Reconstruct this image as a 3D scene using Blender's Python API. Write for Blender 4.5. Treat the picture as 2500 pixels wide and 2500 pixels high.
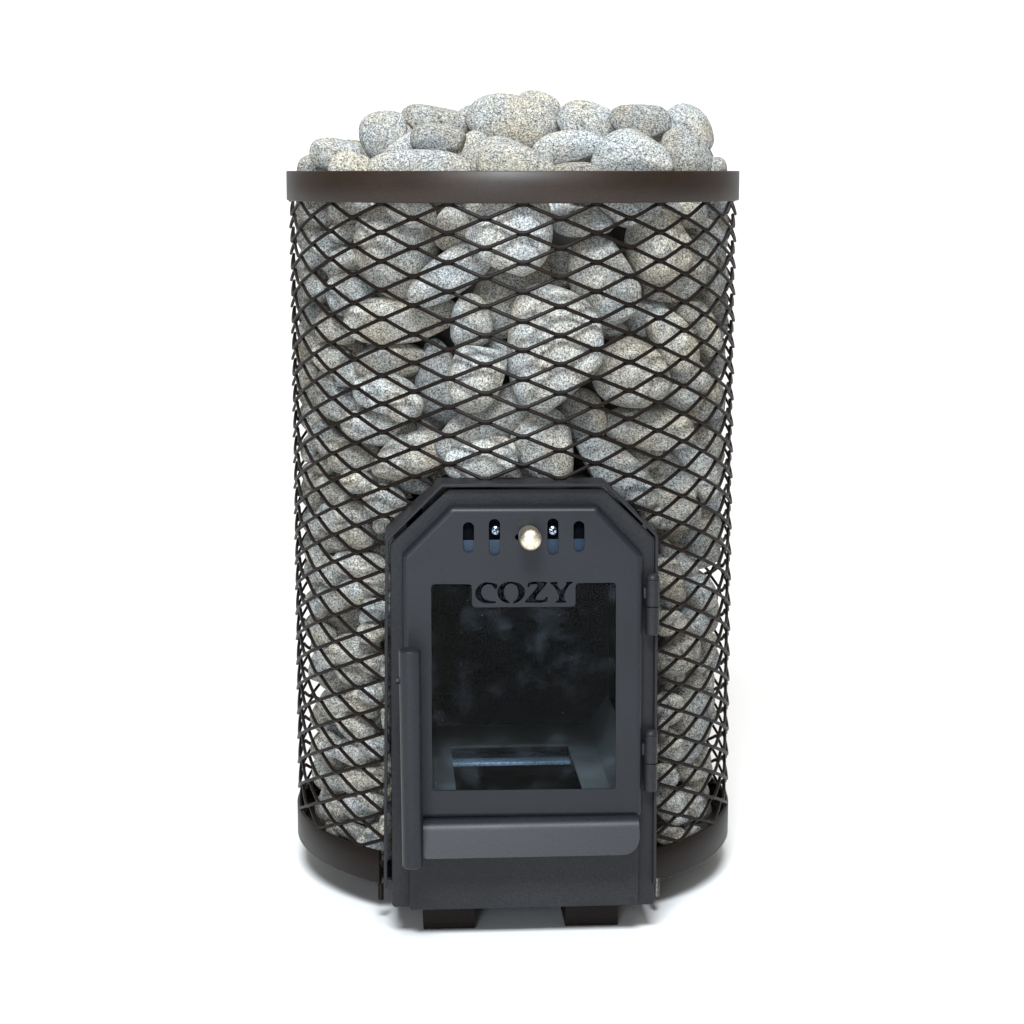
import bpy, bmesh, math, random
import numpy as np
from mathutils import Vector, Matrix

for o in list(bpy.data.objects):
    bpy.data.objects.remove(o)
scene = bpy.context.scene
COL = scene.collection

# ---------------------------------------------------------------- camera
cam_d = bpy.data.cameras.new("camera")
cam = bpy.data.objects.new("camera", cam_d)
COL.objects.link(cam)
cam.location = (0, -2.0728, 0.711)
cam.rotation_euler = (math.radians(90 - 9.46), 0, 0)
cam_d.lens = 72
cam_d.sensor_width = 36
cam_d.shift_x = -2 / 2500
cam_d.clip_start = 0.05
cam_d.clip_end = 100
scene.camera = cam

# ---------------------------------------------------------------- light
world = bpy.data.worlds.new("World")
scene.world = world
world.use_nodes = True
bg = world.node_tree.nodes["Background"]
bg.inputs[0].default_value = (1.0, 0.92, 0.80, 1)
bg.inputs[1].default_value = 0.18

def area(name, loc, target, sx, sy, power, color):
    d = bpy.data.lights.new(name, 'AREA')
    d.shape = 'RECTANGLE'
    d.size = sx
    d.size_y = sy
    d.energy = power
    d.color = color
    o = bpy.data.objects.new(name, d)
    COL.objects.link(o)
    o.location = loc
    o.rotation_euler = (Vector(target) - Vector(loc)).to_track_quat('-Z', 'Y').to_euler()
    return o

area("key_softbox", (-0.15, -2.65, 3.05), (0, 0, 0.35), 1.3, 0.8, 215, (0.89, 0.95, 1.0))
area("front_softbox", (-0.55, -3.4, 0.85), (0, 0, 0.5), 0.7, 1.3, 30, (0.82, 0.91, 1.0))
area("top_softbox", (0.1, 0.9, 3.6), (0, 0.3, 0.0), 3.0, 2.6, 48, (1.0, 0.95, 0.89))
area("backdrop_light", (0.0, 2.2, 3.2), (0, 4.6, 0.6), 5.0, 1.0, 52, (1.0, 0.99, 0.98))

scene.view_settings.view_transform = 'Standard'
scene.view_settings.look = 'None'
scene.view_settings.exposure = 0.0
scene.view_settings.gamma = 1.0

# ---------------------------------------------------------------- measured outlines (metres, heater frame)
LIP = [(-0.1355, 0.0536), (-0.1307, 0.3826), (-0.0801, 0.4326), (0.07, 0.4316), (0.1174, 0.384), (0.1192, 0.051)]
PLATE = [(-0.1277, 0.0325), (-0.1261, 0.3772), (-0.0732, 0.4263), (0.0673, 0.4257), (0.1166, 0.3782), (0.1179, 0.0296)]
DOOR = [(-0.116, 0.1226), (-0.1157, 0.3691), (-0.072, 0.4131), (0.0607, 0.4121), (0.1024, 0.3672), (0.1035, 0.1205)]
WIN = [(-0.0903, 0.1497), (-0.09, 0.3432), (-0.0532, 0.3429), (-0.0529, 0.3212), (0.0409, 0.3207), (0.0408, 0.3425), (0.0777, 0.3424), (0.079, 0.1483)]
SLOTS = [[(-0.0611, 0.3995), (-0.051, 0.3994), (-0.051, 0.3716), (-0.0612, 0.3717)], [(-0.0377, 0.4022), (-0.0276, 0.4021), (-0.0276, 0.3686), (-0.0378, 0.3687)], [(0.0151, 0.4021), (0.0252, 0.402), (0.0253, 0.3686), (0.0152, 0.3688)], [(0.0386, 0.3995), (0.0487, 0.3994), (0.0489, 0.3711), (0.0388, 0.3712)], [(-0.0142, 0.3882), (-0.0012, 0.388), (-0.0012, 0.3824), (-0.0142, 0.3826)]]
LET = {'C': [(-0.0299, 0.3419), (-0.0302, 0.3386), (-0.0319, 0.3376), (-0.0328, 0.3389), (-0.0348, 0.3414), (-0.0378, 0.3425), (-0.041, 0.3417), (-0.0438, 0.3393), (-0.045, 0.3358), (-0.0442, 0.332), (-0.0421, 0.3289), (-0.0378, 0.3272), (-0.0335, 0.3267), (-0.0311, 0.3264), (-0.0315, 0.3251), (-0.0356, 0.3246), (-0.041, 0.3248), (-0.0453, 0.3262), (-0.0485, 0.3287), (-0.0502, 0.332), (-0.0503, 0.3361), (-0.0476, 0.3408), (-0.0433, 0.3437), (-0.0388, 0.3445), (-0.0345, 0.3436), (-0.0322, 0.3429)], 'O': [(-0.0192, 0.3245), (-0.0227, 0.325), (-0.027, 0.3274), (-0.03, 0.3318), (-0.0302, 0.3369), (-0.0275, 0.3415), (-0.0232, 0.344), (-0.0177, 0.3446), (-0.012, 0.3438), (-0.0074, 0.3412), (-0.0049, 0.3366), (-0.0055, 0.3311), (-0.0087, 0.327), (-0.0125, 0.3249), (-0.0157, 0.3242), (-0.0159, 0.3258), (-0.0139, 0.3271), (-0.0117, 0.3298), (-0.011, 0.3342), (-0.0117, 0.3389), (-0.0141, 0.3418), (-0.0175, 0.3428), (-0.0211, 0.3419), (-0.0236, 0.339), (-0.0243, 0.3347), (-0.0235, 0.3303), (-0.0214, 0.3274), (-0.0189, 0.326)], 'Z': [(-0.0017, 0.3445), (0.015, 0.3442), (0.0148, 0.3418), (0.0026, 0.3277), (0.0102, 0.3272), (0.0132, 0.3278), (0.0137, 0.3298), (0.0159, 0.3298), (0.0148, 0.3245), (-0.0053, 0.3248), (-0.0049, 0.3265), (0.0083, 0.3417), (0.001, 0.3418), (-0.0008, 0.3409), (-0.0014, 0.339), (-0.0033, 0.3397)], 'Y': [(0.0175, 0.3438), (0.0241, 0.3439), (0.0249, 0.3424), (0.0233, 0.3417), (0.0279, 0.3356), (0.033, 0.3416), (0.032, 0.3429), (0.0327, 0.3438), (0.0385, 0.3439), (0.0381, 0.3422), (0.0355, 0.3414), (0.0307, 0.3334), (0.0305, 0.3265), (0.0328, 0.3257), (0.0326, 0.3243), (0.0224, 0.3244), (0.0226, 0.3258), (0.0256, 0.3265), (0.0256, 0.3329), (0.0204, 0.3407), (0.0179, 0.342)]}
KNOB = (-0.0018, 0.3874)
KNOBB = (-0.0017, 0.3872)
SCREW = [(-0.0314, 0.3913), (0.0203, 0.3907)]
SLIDE = [(-0.0655, 0.383), (-0.0655, 0.3626), (0.0541, 0.3611), (0.0539, 0.3817)]
HAND = [(-0.12, 0.291), (-0.1004, 0.2907), (-0.1182, 0.0877), (-0.1004, 0.0873)]
FLAP = [(-0.0991, 0.1252), (0.0993, 0.1246), (-0.0986, 0.0936), (0.1003, 0.0929)]
BOX = [(-0.111, 0.1258), (0.1021, 0.1215), (-0.1118, 0.0318), (0.1023, 0.0321)]
FEET = [[(-0.0983, 0.0188), (-0.0494, 0.0176), (-0.0494, 0.0025), (-0.0984, 0.0033)], [(0.0365, 0.0201), (0.0866, 0.0189), (0.0868, 0.0021), (0.0365, 0.0025)]]
STUD = [(-0.1386, 0.0223), (0.1272, 0.0199)]
HINGE = [(0.111, 0.3497), (0.1113, 0.3185), (0.1116, 0.2924), (0.1126, 0.203), (0.1126, 0.1706), (0.1125, 0.1442)]
HOLE = [(-0.0655, -0.0657, 0.138), (0.0524, -0.0671, 0.138), (0.0498, -0.2207, 0.138), (-0.0681, -0.221, 0.138)]
BACKEDGE = [(-0.0647, 0.0087, 0.138), (0.0636, 0.0006, 0.138)]
BARS = [(-0.0633, -0.0212, 0.12), (-0.0639, -0.0407, 0.12), (-0.0641, -0.0467, 0.12), (-0.0648, -0.0658, 0.12), (0.0542, -0.0703, 0.12)]
STONES = [
((-0.1928, -0.0467, 0.7132), (0.0204, 0.0156, 0.0107), [0.984, 0.03, 0.174], [-0.174, -0.006, 0.985], 0, 'low grey stone at the far left end of the heap, resting against the rim'),
((-0.1735, -0.0793, 0.7258), (0.026, 0.0158, 0.0111), [0.99, 0.023, -0.139], [0.139, -0.004, 0.99], 0, 'rounded stone second from the far left of the heap, rising behind two low ones'),
((-0.1586, -0.1188, 0.712), (0.0223, 0.017, 0.0105), [1.0, 0.015, 0.0], [0.0, -0.0, 1.0], 0, 'small smooth stone at the left of the rim, before the long low one'),
((-0.13, -0.072, 0.7442), (0.0275, 0.0238, 0.0155), [0.469, -0.015, 0.883], [-0.883, -0.008, 0.469], 0.1, 'upright egg-shaped stone standing highest on the left part of the heap'),
((-0.0963, -0.1662, 0.7119), (0.048, 0.0186, 0.0117), [0.999, -0.018, -0.035], [0.035, -0.001, 0.999], 0, 'long low pale stone lying along the rim in front of the upright egg-shaped one'),
((-0.1047, -0.1056, 0.7321), (0.0263, 0.0131, 0.0105), [0.839, -0.017, 0.545], [-0.545, -0.002, 0.839], 0, 'slanting stone showing thinly between the upright egg-shaped stone and a small pale one'),
((-0.0779, -0.1254, 0.7395), (0.0261, 0.0154, 0.0111), [0.99, -0.025, -0.139], [0.139, -0.018, 0.99], 0, 'small pale stone lying on top of the long low stone left of the middle'),
((-0.0736, -0.0254, 0.7557), (0.0391, 0.0167, 0.011), [0.978, -0.023, -0.208], [0.207, -0.027, 0.978], 0, 'wide brownish grey stone left of the topmost big stone, behind a small pale one'),
((-0.0363, 0.0544, 0.7619), (0.0213, 0.0163, 0.0124), [0.938, -0.05, 0.342], [-0.343, -0.007, 0.939], 0, 'stone peeping out behind the left shoulder of the topmost big stone'),
((-0.0414, -0.0575, 0.7339), (0.0176, 0.0142, 0.0105), [0.765, -0.041, 0.643], [-0.643, 0.02, 0.766], 0, 'shaded bluish stone in the gap under the topmost big stone'),
((-0.0016, -0.05, 0.7576), (0.0477, 0.0258, 0.0156), [0.969, -0.056, -0.242], [0.24, -0.038, 0.97], 0.05, 'biggest stone on the top of the heap, broad and pale, in the middle'),
((-0.0223, -0.1289, 0.7204), (0.0371, 0.0227, 0.0152), [0.993, -0.056, 0.105], [-0.105, 0.001, 0.995], 0, 'domed stone in the middle of the heap right below the topmost big stone'),
((-0.0059, -0.1599, 0.7128), (0.0392, 0.0215, 0.0155), [0.976, -0.063, -0.208], [0.207, -0.014, 0.978], 0, 'low stone at the middle of the rim with a sloping right shoulder'),
((0.0282, 0.0183, 0.7765), (0.0225, 0.0129, 0.0105), [0.938, -0.06, -0.342], [0.339, -0.055, 0.939], 0, 'topmost stone of all, its rounded end poking up at the middle of the heap'),
((0.0507, 0.0569, 0.7583), (0.0129, 0.0107, 0.0105), [0.996, -0.085, 0.0], [-0.002, -0.022, 1.0], 0, 'sliver of stone seen between the topmost stones and the one right of them'),
((0.0694, -0.0645, 0.7538), (0.0322, 0.0233, 0.0145), [0.88, -0.078, -0.469], [0.465, -0.065, 0.883], 0, 'rounded stone right of the topmost big one, standing behind a flat oval one'),
((0.0443, -0.125, 0.7326), (0.0353, 0.0162, 0.0115), [0.986, -0.09, 0.139], [-0.14, 0.002, 0.99], 0.05, 'flat oval stone leaning right of the middle of the heap'),
((0.0449, -0.1782, 0.7062), (0.0262, 0.0128, 0.0105), [0.996, -0.092, 0.0], [0.0, 0.003, 1.0], 0, 'stone of which only the top edge shows over the rim, right of the middle'),
((0.1014, -0.1595, 0.7247), (0.039, 0.0246, 0.0184), [0.99, -0.12, -0.07], [0.068, -0.015, 0.998], 0.12, 'smooth triangular stone sitting on the rim at the right of the heap'),
((0.1166, -0.0875, 0.7558), (0.0301, 0.0187, 0.0123), [0.983, -0.119, -0.139], [0.135, -0.039, 0.99], 0, 'broad rounded stone above the smooth triangular one on the right'),
((0.166, -0.0305, 0.7454), (0.0297, 0.0283, 0.0175), [0.757, -0.121, 0.643], [-0.638, 0.08, 0.766], 0, 'large stone forming the right shoulder of the heap against the white background'),
((0.1548, -0.1178, 0.7244), (0.0284, 0.0218, 0.0137), [0.663, -0.092, -0.743], [0.735, -0.112, 0.669], 0, 'slanting stone at the right end of the rim, next to the smooth triangular one'),
((0.1908, -0.08, 0.712), (0.0124, 0.0115, 0.0105), [-0.0, -0.0, 1.0], [-0.987, 0.159, 0.0], 0, 'tiny bit of stone at the far right end of the rim'),
((-0.1186, 0.0576, 0.7386), (0.0285, 0.0207, 0.0158), [0.985, -0.008, 0.174], [-0.174, -0.012, 0.985], 0, 'stone behind the left middle of the heap, seen under the wide brownish one'),
((-0.0526, 0.0334, 0.7403), (0.0273, 0.0219, 0.0138), [0.999, -0.037, 0.0], [-0.001, -0.014, 1.0], 0, "shaded stone in the gap left of the topmost big stone's foot"),
((0.0515, 0.0368, 0.7294), (0.0284, 0.0206, 0.0161), [0.996, -0.086, 0.0], [-0.001, -0.009, 1.0], 0, 'shaded stone in the gap between the flat oval stone and the topmost big stone'),
((0.0909, -0.0057, 0.7238), (0.027, 0.0216, 0.0163), [0.994, -0.107, 0.0], [-0.001, -0.006, 1.0], 0, 'shaded stone just over the rim, left of the triangular one'),
((0.1483, 0.0408, 0.7406), (0.0322, 0.023, 0.0152), [0.977, -0.126, -0.174], [0.17, -0.036, 0.985], 0, 'stone behind the broad rounded one near the right shoulder of the heap'),
((-0.1598, 0.0101, 0.7238), (0.027, 0.018, 0.0109), [1.0, 0.014, 0.0], [0.0, -0.006, 1.0], 0, 'shaded stone low behind the upright egg-shaped one on the left of the heap'),
((-0.0828, -0.0148, 0.7197), (0.0312, 0.0187, 0.0117), [1.0, -0.023, 0.0], [-0.0, -0.004, 1.0], 0, 'shaded stone just over the rim behind the long low pale one'),
((0.1795, -0.0053, 0.7239), (0.0234, 0.0189, 0.0128), [0.857, -0.125, -0.5], [0.494, -0.079, 0.866], 0, 'stone low behind the right end of the heap'),
((-0.1969, -0.0089, 0.6719), (0.0204, 0.0147, 0.011), [0.866, 0.019, -0.5], [0.499, 0.033, 0.866], 0, "medium egg-shaped stone, top one at the cage's left outline, below the top band"),
((-0.1615, -0.1141, 0.6761), (0.0206, 0.015, 0.0105), [1.0, 0.016, 0.0], [-0.0, 0.018, 1.0], 0, "medium egg-shaped stone, second down above the door's left edge, below the top band"),
((-0.2021, 0.0075, 0.6478), (0.0198, 0.0145, 0.011), [-0.001, 0.03, 1.0], [-0.999, -0.035, 0.0], 0, "medium egg-shaped stone, third down at the cage's left outline, below the top band"),
((-0.1672, -0.1034, 0.6535), (0.0144, 0.0113, 0.0105), [1.0, 0.019, 0.0], [-0.001, 0.029, 1.0], 0, "small egg-shaped stone, top one in the cage's outer left, below the top band"),
((-0.1813, -0.0803, 0.6399), (0.0191, 0.0143, 0.0105), [0.966, 0.016, -0.259], [0.258, 0.041, 0.965], 0, "medium egg-shaped stone, second down in the cage's outer left, below the top band"),
((-0.1187, -0.1393, 0.6385), (0.0453, 0.0409, 0.025), [0.174, 0.036, 0.984], [-0.985, 0.012, 0.174], 0.05, "large rounded stone, fourth down above the door's left half, nearer the top band"),
((-0.1039, -0.171, 0.6732), (0.0243, 0.0134, 0.0105), [0.94, -0.02, -0.342], [0.342, 0.014, 0.94], 0, "medium oval stone, second down above the door's left half, nearer the top band"),
((-0.0657, -0.154, 0.6579), (0.0223, 0.0183, 0.0114), [0.088, 0.025, 0.996], [-0.996, 0.036, 0.087], 0.05, "medium egg-shaped stone, third down above the door's left half, nearer the top band"),
((-0.0691, -0.1665, 0.6166), (0.0444, 0.0201, 0.0123), [0.839, 0.0, 0.544], [-0.543, 0.059, 0.838], 0, "large long stone, fifth down above the door's left half, nearer the top band"),
((-0.1134, -0.1303, 0.5734), (0.0551, 0.0235, 0.0174), [0.995, -0.001, 0.104], [-0.104, 0.071, 0.992], 0, "large long stone, lowest above the door's left half, nearer the top band"),
((-0.0127, -0.1902, 0.6539), (0.0411, 0.0395, 0.0238), [0.939, -0.048, 0.342], [-0.34, 0.05, 0.939], -0.12, "large rounded stone, second down above the door's middle, nearer the top band"),
((-0.0102, -0.1493, 0.5972), (0.0452, 0.0323, 0.0197), [0.644, 0.005, 0.765], [-0.762, 0.086, 0.642], 0, "large egg-shaped stone, third down above the door's middle, nearer the top band"),
((-0.0489, -0.175, 0.5736), (0.0259, 0.0202, 0.0156), [0.003, 0.072, 0.997], [-0.999, 0.043, 0.0], 0, "medium egg-shaped stone, lowest above the door's middle, nearer the top band"),
((-0.033, -0.1428, 0.5415), (0.0316, 0.0182, 0.0135), [0.937, -0.077, -0.341], [0.346, 0.065, 0.936], 0, "medium oval stone, top one above the door's middle, nearer the door"),
((-0.2, -0.0275, 0.5716), (0.0145, 0.0132, 0.0105), [0.867, -0.004, -0.499], [0.498, 0.076, 0.864], 0, "small rounded stone, tenth down at the cage's left outline, below the top band"),
((-0.1758, -0.0878, 0.5603), (0.0217, 0.0147, 0.0105), [0.94, -0.004, -0.341], [0.34, 0.079, 0.937], 0, "medium egg-shaped stone, lowest in the cage's outer left, below the top band"),
((-0.1609, -0.1091, 0.5969), (0.024, 0.0208, 0.0157), [0.966, 0.03, 0.258], [-0.26, 0.052, 0.964], 0, "medium rounded stone, fourth down above the door's left edge, below the top band"),
((-0.195, -0.0583, 0.5964), (0.0129, 0.0116, 0.0105), [0.866, -0.0, -0.499], [0.498, 0.065, 0.865], 0, "small rounded stone, seventh down at the cage's left outline, below the top band"),
((-0.208, -0.0079, 0.5887), (0.0119, 0.008, 0.0105), [0.171, 0.065, 0.983], [-0.984, -0.027, 0.173], 0, "small egg-shaped stone, ninth down at the cage's left outline, below the top band"),
((-0.1974, -0.0427, 0.6279), (0.0146, 0.0123, 0.0105), [0.94, 0.017, -0.342], [0.341, 0.05, 0.939], 0, "small rounded stone, fifth down at the cage's left outline, below the top band"),
((-0.1661, -0.1155, 0.6296), (0.015, 0.0107, 0.0105), [1.0, 0.018, 0.0], [-0.001, 0.042, 0.999], 0, "small egg-shaped stone, third down in the cage's outer left, below the top band"),
((-0.1981, -0.032, 0.6076), (0.0136, 0.011, 0.0105), [0.866, 0.004, -0.499], [0.498, 0.061, 0.865], 0, "small egg-shaped stone, sixth down at the cage's left outline, below the top band"),
((-0.1986, -0.009, 0.5483), (0.0199, 0.0146, 0.0105), [0.709, -0.03, -0.705], [0.705, 0.081, 0.705], 0, "medium egg-shaped stone, lowest at the cage's left outline, below the top band"),
((-0.1812, -0.078, 0.5322), (0.0212, 0.0161, 0.0105), [0.867, -0.023, -0.498], [0.498, 0.09, 0.863], 0, "medium egg-shaped stone, top one in the cage's outer left, well below the top band"),
((-0.1623, -0.0646, 0.5363), (0.0151, 0.0107, 0.0105), [1.0, 0.016, 0.0], [-0.001, 0.087, 0.996], 0, "small egg-shaped stone, top one above the door's left edge, well below the top band"),
((-0.1219, -0.1182, 0.5331), (0.0374, 0.0206, 0.0146), [0.995, 0.005, 0.104], [-0.104, 0.091, 0.99], 0, "large oval stone, top one above the door's left half, nearer the door"),
((-0.0782, -0.1247, 0.5109), (0.0434, 0.0237, 0.0174), [0.222, -0.106, -0.969], [0.975, -0.003, 0.224], -0.08, "large oval stone, second down above the door's left half, nearer the door"),
((-0.0468, -0.1917, 0.5221), (0.0321, 0.0252, 0.018), [0.313, 0.081, 0.946], [-0.949, 0.073, 0.307], 0, "large egg-shaped stone, third down above the door's middle, nearer the door"),
((-0.1608, -0.1039, 0.5191), (0.0177, 0.0133, 0.0105), [1.0, 0.016, 0.0], [-0.002, 0.097, 0.995], 0, "small egg-shaped stone, second down above the door's left edge, well below the top band"),
((-0.1807, -0.0666, 0.5035), (0.0187, 0.0157, 0.0105), [0.94, -0.012, -0.34], [0.339, 0.105, 0.935], 0, "medium egg-shaped stone, third down in the cage's outer left, well below the top band"),
((-0.2065, 0.0083, 0.5046), (0.0133, 0.01, 0.0105), [-0.004, 0.099, 0.995], [-0.999, -0.037, 0.0], 0, "small egg-shaped stone, second down at the cage's left outline, well below the top band"),
((-0.1281, -0.143, 0.5035), (0.0328, 0.0198, 0.0128), [0.985, -0.02, -0.173], [0.174, 0.105, 0.979], 0, "medium oval stone, fourth down above the door's left edge, well below the top band"),
((-0.1733, -0.088, 0.4875), (0.024, 0.0171, 0.0114), [0.94, -0.018, -0.34], [0.34, 0.113, 0.934], 0, "medium egg-shaped stone, fourth down in the cage's outer left, well below the top band"),
((-0.202, -0.0073, 0.4851), (0.0146, 0.0126, 0.0105), [0.768, -0.042, -0.639], [0.639, 0.107, 0.761], 0, "small rounded stone, third down at the cage's left outline, well below the top band"),
((0.0517, -0.1824, 0.6645), (0.0296, 0.0145, 0.0109), [0.991, -0.098, -0.087], [0.089, 0.016, 0.996], 0, "medium long stone, third down above the door's right half, nearer the top band"),
((0.0844, -0.178, 0.6781), (0.0237, 0.0116, 0.0105), [0.876, -0.108, -0.469], [0.468, -0.038, 0.883], 0, "medium long stone, top one above the door's right corner, nearer the top band"),
((0.1284, -0.1361, 0.6412), (0.0375, 0.0319, 0.0203), [0.335, -0.079, -0.939], [0.933, -0.113, 0.342], 0.05, "large rounded stone, third down above the door's hinges, below the top band"),
((0.1474, -0.1081, 0.6098), (0.0336, 0.0235, 0.0171), [0.958, -0.122, 0.258], [-0.249, 0.085, 0.965], 0, "large egg-shaped stone, fourth down above the door's hinges, below the top band"),
((0.0741, -0.1623, 0.6105), (0.0444, 0.0321, 0.0216), [0.269, -0.079, -0.96], [0.957, -0.088, 0.275], 0, "large egg-shaped stone, fourth down above the door's right corner, nearer the top band"),
((0.1126, -0.105, 0.5685), (0.0329, 0.0221, 0.0146), [0.936, -0.091, 0.341], [-0.331, 0.109, 0.937], 0, "large egg-shaped stone, fifth down above the door's right corner, nearer the top band"),
((0.1838, -0.0573, 0.6479), (0.0254, 0.0176, 0.0136), [0.853, -0.149, -0.5], [0.498, -0.051, 0.866], 0, "medium egg-shaped stone, second down in the cage's outer right, below the top band"),
((0.1885, -0.0326, 0.6749), (0.025, 0.0118, 0.0105), [0.984, -0.154, 0.087], [-0.083, 0.031, 0.996], 0, "medium long stone, top one in the cage's outer right, below the top band"),
((0.1388, -0.1172, 0.6764), (0.0161, 0.0099, 0.0105), [0.93, -0.134, -0.342], [0.341, -0.03, 0.94], 0, "small oval stone, second down above the door's hinges, below the top band"),
((0.1973, -0.0333, 0.6009), (0.0252, 0.0152, 0.0105), [0.264, 0.009, 0.965], [-0.951, 0.169, 0.258], 0, "medium oval stone, third down at the cage's right outline, below the top band"),
((0.1956, -0.0124, 0.5813), (0.0212, 0.0172, 0.0119), [0.971, -0.165, -0.173], [0.181, 0.033, 0.983], 0, "medium egg-shaped stone, fourth down in the cage's outer right, below the top band"),
((0.0276, -0.1856, 0.5503), (0.0601, 0.0447, 0.025), [0.045, -0.089, -0.995], [0.996, -0.079, 0.052], 0.05, "large egg-shaped stone, top one above the door's right half, nearer the door"),
((0.1451, -0.1258, 0.5511), (0.0342, 0.0216, 0.0143), [0.515, -0.143, -0.845], [0.846, -0.076, 0.528], 0, "large oval stone, lowest above the door's hinges, below the top band"),
((0.179, -0.0737, 0.5599), (0.0306, 0.0176, 0.0124), [0.557, -0.148, -0.817], [0.816, -0.083, 0.572], 0, "medium oval stone, lowest in the cage's outer right, below the top band"),
((0.1961, -0.0307, 0.5308), (0.0239, 0.016, 0.0115), [0.405, -0.146, -0.903], [0.9, -0.109, 0.421], 0, "medium egg-shaped stone, top one at the cage's right outline, well below the top band"),
((0.1043, -0.1525, 0.5222), (0.0382, 0.0336, 0.025), [0.929, -0.147, -0.34], [0.351, 0.049, 0.935], 0, "large rounded stone, second down above the door's right corner, nearer the door"),
((0.1635, -0.1084, 0.5163), (0.0218, 0.0167, 0.0107), [0.849, -0.177, -0.498], [0.507, 0.01, 0.862], 0, "medium egg-shaped stone, second down in the cage's outer right, well below the top band"),
((0.1556, -0.1236, 0.4953), (0.0191, 0.0121, 0.0105), [0.924, -0.173, -0.34], [0.353, 0.052, 0.934], 0, "small oval stone, top one above the door's hinges, well below the top band"),
((0.1946, -0.0434, 0.49), (0.0259, 0.0153, 0.0105), [0.321, -0.154, -0.934], [0.933, -0.115, 0.34], 0, "medium oval stone, second down at the cage's right outline, well below the top band"),
((0.0579, -0.1367, 0.478), (0.0303, 0.0238, 0.0145), [0.457, -0.15, -0.877], [0.884, -0.03, 0.466], 0, "large egg-shaped stone, second down above the door's right half, nearer the door"),
((-0.0344, -0.1692, 0.4795), (0.0563, 0.0237, 0.0144), [0.791, 0.035, 0.611], [-0.61, 0.126, 0.782], 0, "large long stone, fourth down above the door's middle, nearer the door"),
((0.0845, -0.1386, 0.5629), (0.0147, 0.011, 0.0105), [0.931, -0.13, -0.341], [0.348, 0.033, 0.937], 0, "small egg-shaped stone, lowest above the door's right corner, nearer the top band"),
((-0.0071, -0.1495, 0.5353), (0.0133, 0.0109, 0.0105), [0.94, -0.029, 0.341], [-0.336, 0.107, 0.936], 0, "small egg-shaped stone, second down above the door's middle, nearer the door"),
((0.1653, -0.1148, 0.576), (0.0153, 0.0115, 0.0105), [0.989, -0.15, 0.0], [0.01, 0.067, 0.998], 0, "small egg-shaped stone, fifth down in the cage's outer right, below the top band"),
((-0.1365, -0.1298, 0.4698), (0.0366, 0.0171, 0.0117), [0.99, -0.014, -0.138], [0.139, 0.123, 0.983], 0, "medium long stone, fifth down above the door's left edge, well below the top band"),
((-0.1067, -0.1561, 0.4454), (0.0387, 0.0231, 0.0157), [0.962, 0.026, 0.273], [-0.274, 0.136, 0.952], 0, "large oval stone, sixth down above the door's left half, nearer the door"),
((-0.0421, -0.1982, 0.4484), (0.0343, 0.019, 0.0121), [0.985, -0.022, 0.172], [-0.167, 0.145, 0.975], 0, "large oval stone, fifth down above the door's middle, nearer the door"),
((-0.1606, -0.1069, 0.4397), (0.0262, 0.0192, 0.0117), [0.985, -0.009, -0.172], [0.172, 0.138, 0.976], 0, "medium egg-shaped stone, seventh down above the door's left edge, well below the top band"),
((-0.1577, -0.125, 0.4178), (0.0165, 0.0121, 0.0105), [0.996, 0.001, -0.086], [0.085, 0.15, 0.985], 0, "small egg-shaped stone, lowest above the door's left edge, well below the top band"),
((-0.1055, -0.1382, 0.4193), (0.0205, 0.0112, 0.0105), [0.965, -0.051, -0.256], [0.261, 0.141, 0.955], 0, "small oval stone, lowest above the door's left half, nearer the door"),
((-0.1303, -0.1499, 0.4007), (0.0239, 0.0189, 0.0125), [0.766, -0.103, -0.635], [0.643, 0.122, 0.756], 0, 'medium egg-shaped stone, top one just left of the door, level with the knob'),
((-0.1334, -0.1351, 0.3787), (0.0107, 0.0094, 0.0105), [0.766, 0.11, 0.633], [-0.643, 0.129, 0.755], 0, 'small rounded stone, third down just left of the door, level with the knob'),
((-0.1614, -0.1, 0.3839), (0.0198, 0.0141, 0.0105), [0.907, -0.055, -0.417], [0.42, 0.155, 0.894], 0, 'medium egg-shaped stone, second down just left of the door, level with the knob'),
((-0.1596, -0.1176, 0.3639), (0.0211, 0.0135, 0.0105), [0.985, -0.016, -0.171], [0.171, 0.175, 0.97], 0, 'medium oval stone, fifth down just left of the door, level with the knob'),
((-0.1812, -0.0742, 0.3724), (0.0189, 0.0146, 0.0106), [0.769, -0.088, -0.634], [0.639, 0.145, 0.755], 0, "medium egg-shaped stone, third down in the cage's outer left, level with the knob"),
((-0.1759, -0.0805, 0.3979), (0.0174, 0.0123, 0.0105), [0.908, -0.045, -0.417], [0.419, 0.151, 0.895], 0, "small egg-shaped stone, second down in the cage's outer left, level with the knob"),
((-0.1895, -0.0624, 0.4038), (0.0117, 0.0104, 0.0105), [1.0, 0.03, 0.0], [-0.004, 0.151, 0.988], 0, "small rounded stone, top one in the cage's outer left, level with the knob"),
((-0.1999, -0.0322, 0.408), (0.0173, 0.0113, 0.0105), [0.647, -0.089, -0.758], [0.762, 0.123, 0.636], 0, "small egg-shaped stone, lowest at the cage's left outline, well below the top band"),
((-0.1999, -0.0261, 0.3846), (0.0146, 0.0106, 0.0105), [0.868, -0.048, -0.494], [0.495, 0.154, 0.855], 0, "small egg-shaped stone, second down at the cage's left outline, level with the knob"),
((-0.1974, -0.0403, 0.3606), (0.0166, 0.0126, 0.0105), [0.769, -0.083, -0.633], [0.638, 0.153, 0.755], 0, "small egg-shaped stone, fourth down at the cage's left outline, level with the knob"),
((-0.1805, -0.0642, 0.3478), (0.0182, 0.0117, 0.0105), [0.952, -0.031, -0.304], [0.305, 0.177, 0.936], 0, "small oval stone, fifth down in the cage's outer left, level with the knob"),
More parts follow.
